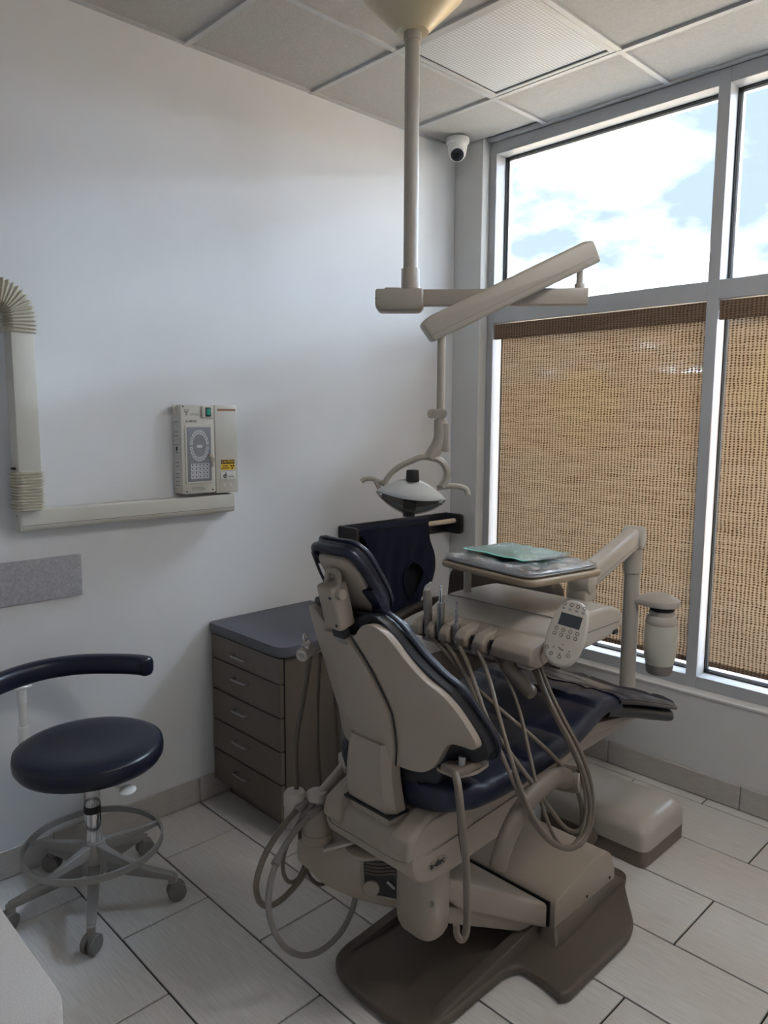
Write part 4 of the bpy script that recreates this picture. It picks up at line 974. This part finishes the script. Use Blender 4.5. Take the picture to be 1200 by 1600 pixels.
gb_ = NB(); box(gb_, (-.031, -.062, -.034), (.031, .058, .020), .009, 3, mtx=gm)
gl_ = obj('headrest_glide', gb_, 'beige', dc)
for a, b in ((.018, .03), (.020, -.045)): obj('glide_screw', cyl(NB(), gm @ V((a, b, .0195)), gm @ V((a, b, .0215)), .004, n=10), 'ink', gl_)
obj('lock_knob', cyl(NB(), gm @ V((.027, .036, .0)), gm @ V((.047, .036, .0)), .014, n=18, bev=.004), 'beige', gl_)
obj('yoke_ears', tube(NB(), [gm @ V((-.022, .05, -.01)), gm @ V((-.018, .078, -.02)), gm @ V((0, .082, -.024)), gm @ V((.018, .078, -.02)), gm @ V((.022, .05, -.01))], .008, 10), 'beige', gl_)
obj('glide_bar', box(NB(), (-.024, -.11, -.016), (.016, -.05, .0), .002, 1, mtx=gm), 'steel', gl_)
obj('glide_slot', box(NB(), (-.026, -.092, -.018), (.018, -.070, .004), .001, 1, mtx=gm), 'ink', gl_)
obj('cushion_strap', tube(NB(), [hmap(.02)(-.085, .085, 0), hmap(.035)(-.075, .03, 0), hmap(.05)(-.05, -.02, 0)], .004, 6), 'black', hcsh)
obj('neck_cover', sheet(NB(), [(-.10, 1.16), (.10, 1.16), (.095, 1.085), (-.095, 1.085)], backmap(-.03), .03, .03, bevel=.006), 'navy_dk', cu_o, sharp=60)
# armrest swung down on the near side, with its pivot drum
arm_p = [(1.372, 1.636, .618), (1.442, 1.643, .648), (1.534, 1.647, .646), (1.611, 1.65, .622), (1.664, 1.653, .585), (1.702, 1.657, .545), (1.724, 1.66, .505)]
am = NB(); tube(am, arm_p, .03, 16, sub=6, aspect=.75, rfun=lambda f: .029 if f < .95 else .029 * math.sqrt(max(.05, 1 - ((f - .95) / .05) ** 2)))
arm = obj('armrest', am, 'taupe_arm', dc)
pax = V((-.35, .93, .05)).normalized(); po_ = V((1.352, 1.585, .600))
po = obj('armrest_pivot', lathe(NB(), [(.03, 0), (.036, .006), (.038, .02), (.038, .066), (.034, .072)], po_, pax, 28), 'taupe_arm', dc); obj('pivot_cap', lathe(NB(), [(.0345, .070), (.033, .0745), (.001, .0755)], po_, pax, 28), 'beige2', po)
# hinge hardware between back and seat
hg = NB(); hull(hg, [(1.80, 1.53, .752), (1.80, 1.592, .752), (1.70, 1.53, .748), (1.69, 1.592, .748), (1.80, 1.53, .770), (1.80, 1.588, .770), (1.71, 1.53, .768), (1.71, 1.588, .768)], .005, 2)
hgo = obj('arm_mount', hg, 'taupe_arm', dc)
obj('mount_post', cyl(NB(), (1.765, 1.57, .765), (1.76, 1.57, .79), .010, n=16, bev=.003), 'steel', hgo)
pp_ = NB(); prism(pp_, rnd_poly([(1.65, 1.50), (1.79, 1.50), (1.785, 1.572), (1.73, 1.594), (1.66, 1.585)], .02, 3), P_XY(), .737, .747, .002, 1); obj('mount_plate', pp_, 'beige', hgo)
hh_ = [(1.822, 1.6, .775), (1.848, 1.631, .758), (1.853, 1.649, .674), (1.834, 1.648, .566), (1.824, 1.646, .442), (1.825, 1.645, .383), (1.84, 1.643, .367), (1.856, 1.642, .388), (1.857, 1.64, .413)]
obj('hanging_cord', tube(NB(), hh_, .0098, 12, rfun=lambda f: .0098 if f < .75 else .0085), 'hose', dc)
obj('hanging_wire', tube(NB(), [(1.845, 1.625, .75), (1.846, 1.632, .66), (1.838, 1.635, .60), (1.83, 1.64, .555)], .0025, 6), 'ink', dc)
# ------------------------------------------------------------------ assistant's suction arm
sa_t = thing('suction_arm', 'beige assistant suction arm with hose manifold behind the chair back', 'suction unit', (1.80, 1.15, .2))
cs_ = NB(); hull(cs_, [(1.90, 1.055, z) for z in (.335, .40)] + [(1.80, 1.05, z) for z in (.32, .40)] + [(1.785, 1.205, z) for z in (.225, .39)] + [(1.70, 1.318, z) for z in (.205, .395)] + [(1.66, 1.20, z) for z in (.20, .39)] + [(1.86, 1.14, .27), (1.86, 1.14, .395)], .014, 3)
cas = obj('arm_casing', cs_, 'beige', sa_t)
wm = frame_mtx((1.7545, 1.2715, .315), (-.6, .8, 0), (0, 0, 1))      # window plate frame, facing the room
wv = NB(); prism(wv, rnd_poly([(-.052, -.052), (.055, -.062), (.055, .06), (-.056, .058)], .016, 4), lambda a, b, w: wm @ V((a, b, w)), -.02, .0035); obj('window_void', wv, 'black', cas)  # solid black plate, the opening's inner shade put into its colour
wr_ = [wm @ V((a, b, .004)) for a, b in rnd_poly([(-.052, -.052), (.055, -.062), (.055, .06), (-.056, .058)], .016, 4)]; obj('window_rim', tube(NB(), wr_ + wr_[:1], .004, 6, sub=1), 'beige', cas)
for k in range(4):
    rg = NB(); tube(rg, [wm @ V((-.045 + .011 * i, .016 + .011 * k - .004 * math.sin(i * .6), .005)) for i in range(9)], .005, 8, sub=2); obj('coil', rg, 'hose_d', cas)
obj('roller', cyl(NB(), wm @ V((-.028, -.03, -.004)), wm @ V((-.028, -.03, .012)), .024, n=20, bev=.003), 'beige', cas)
obj('fitting', cyl(NB(), wm @ V((.018, -.005, .006)), wm @ V((.04, -.024, .006)), .006, n=12), 'steel', cas)
obj('turntable', lathe(NB(), [(.05, 0), (.062, .004), (.062, .014), (.05, .02), (.001, .021)], (1.775, 1.232, .392), n=36), 'beige', sa_t)
obj('lever', hull(NB(), [(1.88, 1.155, .405), (1.89, 1.172, .405), (1.80, 1.21, .425), (1.81, 1.23, .425), (1.88, 1.155, .416), (1.89, 1.172, .416), (1.80, 1.21, .436), (1.81, 1.23, .436)], .003, 2), 'beige2', sa_t)
obj('manifold', lathe(NB(), [(.045, .40), (.046, .405), (.046, .425), (.043, .428), (.042, .44), (.032, .49), (.029, .53), (.001, .531)], (1.85, 1.095, 0), n=32), 'beige', sa_t)
obj('manifold_cap', lathe(NB(), [(.029, .525), (.0345, .531), (.0345, .54), (.028, .548), (.001, .551)], (1.85, 1.095, 0), n=32), 'beige2', sa_t)
obj('solids_cup', lathe(NB(), [(.028, .45), (.031, .455), (.031, .512), (.0325, .514), (.0325, .548), (.028, .556), (.001, .558)], (1.905, 1.06, 0), n=30), 'beige2', sa_t)
obj('cross_tube', cyl(NB(), (1.84, 1.10, .535), (1.72, 1.075, .578), .0175, n=20), 'lightpaint', sa_t)
jt = NB(); cyl(jt, (1.735, 1.070, .584), (1.68, 1.095, .588), .036, n=28, bev=.004)
jo2 = obj('elbow_joint', jt, 'beige2', sa_t); obj('elbow_seam', cyl(NB(), (1.709, 1.0818, .5859), (1.706, 1.0832, .5861), .0364, n=28), 'ink_soft', jo2)
obj('elbow_link', cyl(NB(), (1.69, 1.09, .59), (1.62, 1.14, .61), .018, n=16), 'beige2', sa_t)
obj('riser_rod', tube(NB(), [(1.68, 1.02, .55), (1.69, 1.028, .75), (1.70, 1.035, .95)], .006, 8), 'steel', sa_t)
obj('holder_bar', tube(NB(), [(1.70, 1.035, .945), (1.76, 1.05, .96), (1.86, 1.08, .968)], .009, 8), 'beige2', sa_t)
hv = obj('holder_valve', cyl(NB(), (1.845, 1.065, .975), (1.895, 1.085, .968), .019, n=22, bev=.004), 'beige2', sa_t)
obj('valve_face', cyl(NB(), (1.8945, 1.0848, .968), (1.8965, 1.0856, .9677), .009, n=16), 'steel', hv)
obj('valve_knob', lathe(NB(), [(.012, 0), (.015, .004), (.012, .012), (.001, .013)], (1.872, 1.083, .992), (.5, .3, .8), 16), 'chrome', hv)
obj('valve_hook', tube(NB(), [(1.874, 1.08, .998), (1.878, 1.075, 1.015), (1.872, 1.072, 1.022), (1.866, 1.075, 1.015)], .004, 8), 'chrome', hv)
HO = dict(
 A=([(1.900, 1.09, .524), (1.974, 1.105, .507), (2.064, 1.12, .452), (2.103, 1.135, .391), (2.091, 1.132, .329), (2.052, 1.119, .286), (2.001, 1.107, .267), (1.922, 1.091, .286), (1.857, 1.068, .299), (1.831, 1.045, .325), (1.82, 1.023, .371), (1.817, 1.0, .401)], .0085, 'hose'),
 B=([(1.875, 1.12, .507), (1.967, 1.134, .492), (2.021, 1.149, .452), (2.053, 1.163, .436), (2.085, 1.177, .391), (2.099, 1.191, .345), (2.086, 1.195, .269), (2.03, 1.183, .177), (1.964, 1.171, .116), (1.886, 1.16, .086), (1.801, 1.145, .088), (1.738, 1.121, .112), (1.699, 1.098, .137), (1.673, 1.074, .156), (1.66, 1.07, .23)], .0085, 'hose_g'),
 C=([(1.887, 1.105, .513), (1.964, 1.1, .457), (1.987, 1.1, .384), (1.977, 1.1, .329), (1.941, 1.086, .286), (1.88, 1.057, .271), (1.838, 1.029, .3), (1.806, 1.0, .349)], .006, 'hose'),
 D=([(1.881, 1.05, .45), (1.876, 1.043, .383), (1.863, 1.036, .314), (1.826, 1.029, .219), (1.78, 1.021, .177), (1.74, 1.014, .172), (1.714, 1.007, .179), (1.70, 1.06, .24)], .0055, 'hose_d'),
 E=([(1.86, 1.08, .955), (1.869, 1.072, .869), (1.885, 1.064, .784), (1.896, 1.056, .722), (1.893, 1.048, .66), (1.895, 1.055, .555)], .0075, 'hose_d'),
 F=([(1.805, 1.06, .955), (1.796, 1.033, .783), (1.789, 1.017, .613), (1.776, 1.03, .45), (1.77, 1.06, .39)], .0055, 'hose_d'),
 G=([(1.749, 1.048, .955), (1.728, 1.033, .744), (1.703, 1.017, .628), (1.682, 1.02, .52), (1.68, 1.06, .39)], .0055, 'hose_d'))
for k, (pts, r, m_) in HO.items():
    h = obj('suction_hose', tube(NB(), relax(pts, 1), r, 10), m_, sa_t)
    if k in 'ABC':
        a, b = V(pts[0]), V(pts[1]); obj('hose_socket', cyl(NB(), a - (b - a) * .25, a + (b - a) * .35, r * 1.45, n=14, bev=.002), 'hose_g', h)
    if k == 'B': obj('hose_joint', cyl(NB(), pts[3], V(pts[3]).lerp(V(pts[2]), .9), r * 1.5, r * 1.15, n=14, bev=.003), 'hose_g', h)

# ------------------------------------------------------------------ delivery unit
du = thing('delivery_unit', 'beige dentist delivery unit on a post arm with control pad', 'delivery unit', (.40, 1.31, .42))
pst = NB(); cyl(pst, (.40, 1.31, .43), (.40, 1.31, 1.03), .031, n=28); cyl(pst, (.40, 1.31, 1.032), (.40, 1.31, 1.175), .036, n=28)
obj('post', pst, 'beige2', du)
obj('support_beam', hull(NB(), [(.365, 1.275, z) for z in (.42, .475)] + [(.365, 1.345, z) for z in (.42, .475)] + [(1.15, 1.25, z) for z in (.46, .53)] + [(1.15, 1.41, z) for z in (.46, .53)], .01, 2), 'beige', du)
fa0 = V((.40, 1.31, 1.172)); fa1 = V((.955, 1.415, 1.098)); fd = (fa1 - fa0).normalized(); fh = fd.cross(V((0, 0, 1))).normalized(); fu = fh.cross(fd)
fmx = Matrix.Identity(4)
for i in range(3): fmx[i][0] = fd[i]; fmx[i][1] = fh[i]; fmx[i][2] = fu[i]; fmx[i][3] = fa0[i]
Lf = (fa1 - fa0).length
fb2 = NB(); box(fb2, (.0, -.032, -.042), (Lf, .032, .042), .022, 4, mtx=fmx)
fao = obj('flex_arm', fb2, 'beige2', du)
for e in (-1, 1): obj('arm_line', box(NB(), (.05, e * .0318 - .0006, -.014), (Lf - .05, e * .0318 + .0006, -.012), mtx=fmx), 'ink_soft', fao)
ek = NB(); cyl(ek, fa0 - fh * .041, fa0 + fh * .041, .046, n=32, bev=.010); obj('arm_shoulder', ek, 'beige2', du)
ek = NB(); cyl(ek, fa1 - fh * .038, fa1 + fh * .038, .044, n=32, bev=.008); obj('arm_elbow', ek, 'beige2', du)
obj('elbow_bracket', box(NB(), (.91, 1.375, 1.03), (.99, 1.45, 1.075), .01, 2), 'beige2', du)
# unit head
ph_ = rnd_poly([(.925, .962), (.918, 1.012), (.985, 1.042), (1.20, 1.048), (1.285, 1.042), (1.348, 1.008), (1.352, .965), (1.325, .938), (1.18, .928), (1.0, .938)], [.012, .02, .04, .06, .04, .02, .015, .02, .04, .03], 5)
hm_ = NB(); prism(hm_, ph_, P_XZ(), 1.072, 1.552, .022, 4)
hdo = obj('unit_head', hm_, 'beige2', du)
obj('head_seam', tube(NB(), [(1.262, 1.0705, .99), (1.262, 1.082, 1.036), (1.268, 1.12, 1.0455), (1.272, 1.31, 1.0458), (1.268, 1.50, 1.0455), (1.262, 1.54, 1.038), (1.26, 1.5535, .99)], .0022, 6), 'ink_soft', hdo)
obj('side_line', box(NB(), (.95, 1.5515, .982), (1.34, 1.5528, .985)), 'ink_soft', hdo)
obj('head_latch', box(NB(), (.955, 1.545, .945), (.985, 1.556, .96), .003, 1), 'black', hdo)
cn = NB(); prism(cn, rnd_poly([(1.33, .938), (1.33, 1.012), (1.375, .992), (1.392, .955), (1.375, .932)], .012, 4), P_XZ(), 1.074, 1.548, .02, 3)
con = obj('console', cn, 'beige', du)
HY = [1.128, 1.182, 1.247, 1.318, 1.389]
blocks = [(1.079, 1.115), (1.141, 1.168), (1.196, 1.234), (1.260, 1.305), (1.331, 1.376), (1.402, 1.545)]
for a, b in blocks:
    bk_ = NB(); hull(bk_, [(1.35, y, 1.004) for y in (a + .004, b - .004)] + [(1.42, y, .990) for y in (a + .003, b - .003)] + [(1.438, y, .970) for y in (a, b)] + [(1.436, y, .942) for y in (a + .002, b - .002)] + [(1.40, y, .926) for y in (a + .004, b - .004)] + [(1.35, y, .93) for y in (a, b)], .008, 3)
    obj('holder_hump', bk_, 'beige', con)
for i, y in enumerate(HY):
    obj('holder_clip', cyl(NB(), (1.407, y, .945), (1.409, y, .978 if i > 2 else .968), .0095, n=14), 'ink' if i > 2 else 'hose_d', con)
obj('under_rail', box(NB(), (1.35, 1.10, .918), (1.41, 1.53, .93), .004, 1), 'beige2', con)
hl = NB(); tube(hl, [(1.40, 1.10, .945), (1.392, 1.07, .940), (1.39, 1.03, .932), (1.385, .985, .925)], .0155, 16)
hlo = obj('handle', hl, 'taupe_arm', du)
hr_ = NB(); tube(hr_, [(1.40, 1.452, .938), (1.415, 1.460, .915), (1.425, 1.495, .893), (1.435, 1.555, .862)], .019, 16, rfun=lambda f: .0215 if f < .95 else .016)
obj('handle', hr_, 'taupe_arm', du)
# control pad
n_ = V((.78, .36, .52)).normalized(); pc = V((1.4, 1.636, 1.055))
PADR, PADU = V((-.019, .055, -.010)).normalized(), None
PADR = (PADR - n_ * PADR.dot(n_)).normalized(); PADU = n_.cross(PADR).normalized()
pm_ = Matrix.Identity(4)
for i in range(3): pm_[i][0] = PADR[i]; pm_[i][1] = PADU[i]; pm_[i][2] = n_[i]; pm_[i][3] = pc[i]
oval = []
for i in range(40):
    a = 2 * math.pi * i / 40; ca, s_ = math.cos(a), math.sin(a); wv = .053 - .004 * s_
    oval.append((wv * math.copysign(abs(ca) ** .8, ca), .097 * math.copysign(abs(s_) ** .85, s_)))
pb_ = NB(); prism(pb_, oval, lambda a, b, w: pm_ @ V((a, b, w)), -.024, .0, .008, 3)
pad_o = obj('control_pad', pb_, 'beige2', du)
obj('screen', box(NB(), (-.030, .016, -.001), (.030, .052, .0008), 0, 1, mtx=pm_), 'screen', pad_o)
btn = NB(); bt2 = NB()
bl_ = [(-.028 + .0185 * i, .079) for i in range(4)] + [(-.030 + .0195 * i, .004) for i in range(4)] + [(-.031 + .0195 * i, -.011) for i in range(4)] + [(-.039, -.055), (-.023, -.069), (.001, -.072), (.023, -.062)]
for a, b in bl_:
    tube(btn, [pm_ @ V((a + .0045 * math.cos(q), b + .0045 * math.sin(q), .0006)) for q in [i * math.pi / 5 for i in range(11)]], .0009, 5, sub=1)
for a, b in [(-.028 + .0185 * i, .065) for i in range(4)]: box(bt2, (a - .004, b - .003, 0), (a + .004, b + .003, .0006), 0, 1, mtx=pm_)
for a, b in ((-.022, -.05), (.022, -.05), (0, -.036), (0, -.064)): box(btn, (a - .0014, b - .002, 0), (a + .0014, b + .002, .0006), 0, 1, mtx=pm_)
for i in range(3): cyl(btn, pm_ @ V((-.008 + .005 * i, -.046 - .004 * (i > 0), .0004)), pm_ @ V((-.003 + .005 * i, -.050 - .001 * i, .0004)), .0012, n=6)
obj('button_rings', btn, 'hose_d', pad_o); obj('button_marks', bt2, 'keypanel', pad_o)
obj('pad_mark', box(NB(), (-.010, .0875, 0), (.010, .0895, .0006), 0, 1, mtx=pm_), 'keywhite', pad_o)
obj('pad_bracket', hull(NB(), [(1.30, 1.53, .95), (1.34, 1.53, 1.0), (1.30, 1.53, 1.0), (1.34, 1.53, .95), (1.37, 1.61, 1.02), (1.39, 1.61, 1.05), (1.37, 1.62, 1.05), (1.38, 1.61, 1.0)], .005, 2), 'beige2', du)
# tray support
trot = Matrix.Translation((1.166, 1.305, 0)) @ Matrix.Rotation(math.radians(-9), 4, 'Z')
TS = (.172, .215)
rimp = rnd_poly([(-TS[0], -TS[1]), (TS[0], -TS[1]), (TS[0], TS[1]), (-TS[0], TS[1])], .05, 6)
trm = NB(); prism(trm, rimp, lambda a, b, w: trot @ V((a, b, w)), 1.146, 1.168, .008, 3)
obj('tray_holder', trm, 'amber', du)
obj('tray_rod', cyl(NB(), (1.20, 1.118, 1.03), (1.20, 1.118, 1.15), .0135, n=18), 'beige2', du)
tray = thing('instrument_tray', 'shallow metal instrument tray under clear film on the tray holder', 'tray', (1.166, 1.305, 1.168))
tp_ = rnd_poly([(-TS[0] * .96, -TS[1] * .96), (TS[0] * .96, -TS[1] * .96), (TS[0] * .96, TS[1] * .96), (-TS[0] * .96, TS[1] * .96)], .045, 6)
tb_ = NB(); prism(tb_, tp_, lambda a, b, w: trot @ V((a * (1 if w > 1.172 else .97), b * (1 if w > 1.172 else .97), w)), 1.169, 1.178, .002, 1); obj('tray_pan', tb_, 'traymetal', tray)
fl_ = NB()
def filmmap(a, b, w):
    e_ = 1 - max(abs(a) / TS[0], abs(b) / TS[1]); k_ = min(1, e_ * 8)
    z = 1.1815 + .011 * k_ * (.5 + mnoise.noise(V((a * 20 + b * 9, b * 14 - a * 7, 2)))) + .004 * k_ * abs(mnoise.noise(V((a * 60, b * 45, 5))))
    return trot @ V((a * .985, b * .985, z + w))
sheet(fl_, tp_, filmmap, .0006, .011); obj('clear_film', fl_, 'film', tray, sharp=20)
pouch = thing('sterile_pouch', 'mint green sealed paper pouch lying on the wrapped tray', 'pouch', (1.10, 1.25, 1.193))
pm2 = trot @ Matrix.Translation((-.035, -.035, 0)) @ Matrix.Rotation(math.radians(2), 4, 'Z')
def pmap(a, b, w): return pm2 @ V((a, b, 1.199 + .004 * mnoise.noise(V((a * 22, b * 22, 1))) + .006 * max(0, 1 - (a / .1) ** 2) * max(0, 1 - (b / .13) ** 2) + w))
obj('paper', sheet(NB(), [(-.11, -.15), (.11, -.155), (.112, .12), (-.108, .125)], pmap, .0015, .018), 'mint', pouch)
obj('film_face', sheet(NB(), [(-.105, -.145), (.105, -.15), (.11, .150), (-.10, .152)], lambda a, b, w: pmap(a, b, w) + V((0, 0, .003)), .0005, .012), 'pouchfilm', pouch, sharp=20)
# handpieces in the left three holders (each with its hose), two bare hoses
HP = [
 [(1.409, 1.128, .945), (1.428, 1.222, .918), (1.485, 1.323, .89), (1.539, 1.425, .872), (1.536, 1.515, .83), (1.50, 1.60, .785), (1.432, 1.64, .70), (1.342, 1.645, .612), (1.29, 1.648, .525), (1.286, 1.65, .463), (1.318, 1.654, .412), (1.356, 1.656, .391), (1.305, 1.66, .384), (1.243, 1.66, .446), (1.251, 1.65, .584), (1.333, 1.632, .712), (1.39, 1.571, .84), (1.333, 1.5, .925)],
 [(1.409, 1.182, .945), (1.446, 1.28, .93), (1.514, 1.38, .885), (1.588, 1.48, .845), (1.639, 1.575, .815), (1.643, 1.641, .776), (1.55, 1.648, .669), (1.46, 1.65, .551), (1.399, 1.652, .472), (1.344, 1.656, .432), (1.289, 1.661, .439), (1.274, 1.666, .509), (1.315, 1.672, .611), (1.361, 1.652, .703), (1.433, 1.628, .812), (1.419, 1.568, .872), (1.336, 1.48, .925)],
 [(1.409, 1.247, .945), (1.459, 1.337, .945), (1.556, 1.434, .905), (1.638, 1.531, .866), (1.666, 1.61, .807), (1.677, 1.661, .742), (1.625, 1.667, .639), (1.582, 1.668, .564), (1.494, 1.672, .469), (1.391, 1.677, .399), (1.309, 1.683, .409), (1.277, 1.688, .484), (1.321, 1.694, .627), (1.335, 1.664, .705), (1.382, 1.632, .78), (1.386, 1.575, .853), (1.333, 1.5, .927)],
 [(1.409, 1.318, .945), (1.45, 1.394, .95), (1.536, 1.479, .915), (1.61, 1.563, .856), (1.653, 1.635, .794), (1.667, 1.681, .706), (1.624, 1.687, .623), (1.571, 1.69, .55), (1.494, 1.694, .478), (1.426, 1.697, .436), (1.357, 1.703, .451), (1.327, 1.708, .531), (1.374, 1.714, .653), (1.427, 1.684, .759), (1.492, 1.652, .861), (1.433, 1.584, .89), (1.335, 1.49, .93)],
 [(1.409, 1.389, .94), (1.419, 1.484, .888), (1.483, 1.549, .827), (1.538, 1.619, .734), (1.562, 1.661, .673), (1.545, 1.673, .604), (1.504, 1.674, .516), (1.453, 1.675, .449), (1.413, 1.676, .424), (1.351, 1.679, .431), (1.292, 1.682, .508), (1.315, 1.668, .629), (1.39, 1.637, .765), (1.427, 1.58, .878), (1.348, 1.48, .925)]]
LB = [('air_syringe', 'grey air-water syringe with plastic-wrapped tip in the far left holder', 'syringe'), ('handpiece_motor', 'thick steel handpiece motor standing in the second holder from the left', 'handpiece'), ('handpiece_coupler', 'thin ringed steel coupler standing in the middle holder', 'handpiece'), ('instrument_hose', 'bare taupe hose hooked in the fourth holder, second from the right', 'hose'), ('instrument_hose', 'thin bare hose hanging from the rightmost holder beside the handle', 'hose')]
for i in range(5):
    y = HY[i]; t_ = thing(*LB[i], (1.409, y, .93), 'instruments on the delivery unit')
    ho3 = obj('hose', tube(NB(), relax(HP[i], 2), .0062 if i < 4 else .005, 10), 'hose', t_)
    obj('hose_ferrule', cyl(NB(), (1.409, y, .925), (1.409, y, .952), .0085, n=14), 'steel', t_)
    if i == 0:
        obj('body', tube(NB(), [(1.409, y, .945), (1.408, y - .002, 1.0), (1.40, y - .012, 1.06), (1.398, y - .018, 1.082)], .012, 14, rfun=lambda f: .0125 + .002 * math.sin(f * 3)), 'hose_g', t_)
        obj('wrapped_tip', tube(NB(), [(1.398, y - .018, 1.078), (1.397, y - .017, 1.092), (1.396, y - .008, 1.104), (1.395, y - .002, 1.112)], .009, 9, rfun=lambda f: .012 - .009 * f), 'paper', t_)
    if i == 1:
        obj('body', lathe(NB(), [(.0105, .945), (.0125, .975), (.0135, .985), (.0135, 1.052), (.0125, 1.058), (.008, 1.06), (.001, 1.06)], (1.409, y, 0), n=24), 'steel', t_)
        obj('nose', lathe(NB(), [(.0075, 1.058), (.0075, 1.102), (.0068, 1.104), (.0068, 1.112), (.004, 1.113), (.001, 1.113)], (1.409, y, 0), n=20), 'chrome', t_)
    if i == 2:
        obj('body', lathe(NB(), [(.0105, .945), (.012, .975), (.012, .995), (.009, 1.002), (.001, 1.003)], (1.409, y, 0), n=24), 'steel', t_)
        obj('stem', lathe(NB(), [(.006, 1.0), (.006, 1.012), (.0045, 1.013), (.0045, 1.02), (.006, 1.021), (.006, 1.03), (.004, 1.031), (.004, 1.04), (.005, 1.041), (.005, 1.048), (.0028, 1.049), (.0028, 1.073), (.001, 1.074)], (1.409, y, 0), n=18), 'chrome', t_)
# ------------------------------------------------------------------ water bottle on the post
capm = NB(); hull(capm, [(.395, 1.30, z) for z in (.905, .935)] + [(.345 + .068 * math.cos(a), 1.415 + .068 * math.sin(a), .905) for a in [i * math.pi / 8 for i in range(16)]] + [(.345 + .068 * math.cos(a), 1.415 + .068 * math.sin(a), .928) for a in [i * math.pi / 8 for i in range(16)]] + [(.345 + .04 * math.cos(a), 1.405 + .04 * math.sin(a), .95) for a in [i * math.pi / 8 for i in range(16)]] + [(.42, 1.33, .91), (.42, 1.33, .93)], .005, 2)
obj('bottle_cap_arm', capm, 'beige2', du)
wb_ = thing('water_bottle', 'frosted self-contained water bottle hanging beside the post', 'bottle', (.345, 1.415, .63))
bo = (.345, 1.415, 0)
obj('bottle_body', lathe(NB(), [(.001, .664), (.052, .664), (.060, .70), (.064, .76), (.064, .80), (.060, .835), (.05, .842), (.001, .843)], bo, n=40), 'bottle', wb_)
obj('bottle_water', lathe(NB(), [(.001, .6665), (.0505, .6665), (.0585, .70), (.0605, .728), (.001, .728)], bo, n=36), 'white', wb_)
obj('bottle_base', lathe(NB(), [(.001, .628), (.046, .628), (.05, .634), (.0535, .668), (.001, .669)], bo, n=40), 'hose_g', wb_)
obj('bottle_shoulder', lathe(NB(), [(.0605, .832), (.0625, .84), (.055, .862), (.047, .868), (.05, .874), (.05, .882), (.046, .886), (.001, .887)], bo, n=40), 'beige2', wb_)
obj('bottle_thread', lathe(NB(), [(.046, .884), (.046, .906), (.001, .907)], bo, n=32), 'gasket', wb_)
# ------------------------------------------------------------------ floor junction box and its corrugated hose
jbx = thing('junction_box', 'beige floor utility box with dark base under the foot end', 'utility box', (.53, 1.33, 0))
def rbox(bm, x0, x1, y0, y1, z0, z1, r, bev): prism(bm, rnd_poly([(x0, y0), (x1, y0), (x1, y1), (x0, y1)], r, 6), P_XY(), z0, z1, bev, 4); return bm
obj('base', rbox(NB(), .368, .698, 1.103, 1.563, 0.001, .066, .03, .004), 'taupe_arm', jbx)
lid = NB(); rows = []
for z_, ins in [(.064, 0), (.10, .001)] + [(.115 + .05 * math.sin(q), .002 + .055 * (1 - math.cos(q))) for q in [i * math.pi / 16 for i in range(9)]]:
    rows.append([lid.verts.new((x, y, z_)) for x, y in rnd_poly([(.364 + ins, 1.10 + ins), (.702 - ins, 1.10 + ins), (.702 - ins, 1.566 - ins), (.364 + ins, 1.566 - ins)], .045, 6)])
for a_, b_ in zip(rows, rows[1:]): bridge(lid, a_, b_)
lid.faces.new(rows[0][::-1]); lid.faces.new(rows[-1])
obj('lid', lid, 'beige2', jbx)
ch = thing('corrugated_hose', 'grey corrugated hose between the floor box and chair base', 'hose', (.80, 1.33, 0))
cbm = NB(); P_ = spline([(.685, 1.33, .055), (.76, 1.345, .05), (.83, 1.34, .05), (.90, 1.33, .055)], 16); N_ = len(P_) * 2; rows = []
for i in range(72):
    f = i / 71 * (len(P_) - 1); k = min(int(f), len(P_) - 2); p = P_[k].lerp(P_[k + 1], f - k); tg = (P_[k + 1] - P_[k]).normalized(); u, v, _ = basis(tg)
    r = .038 if i % 4 in (1, 2) else .032; rows.append(ring(cbm, p, u, v, r, r, 18))
for a, b in zip(rows, rows[1:]): bridge(cbm, a, b)
cbm.faces.new(rows[0][::-1]); cbm.faces.new(rows[-1]); obj('ribbed_tube', cbm, 'hose', ch, sharp=20)
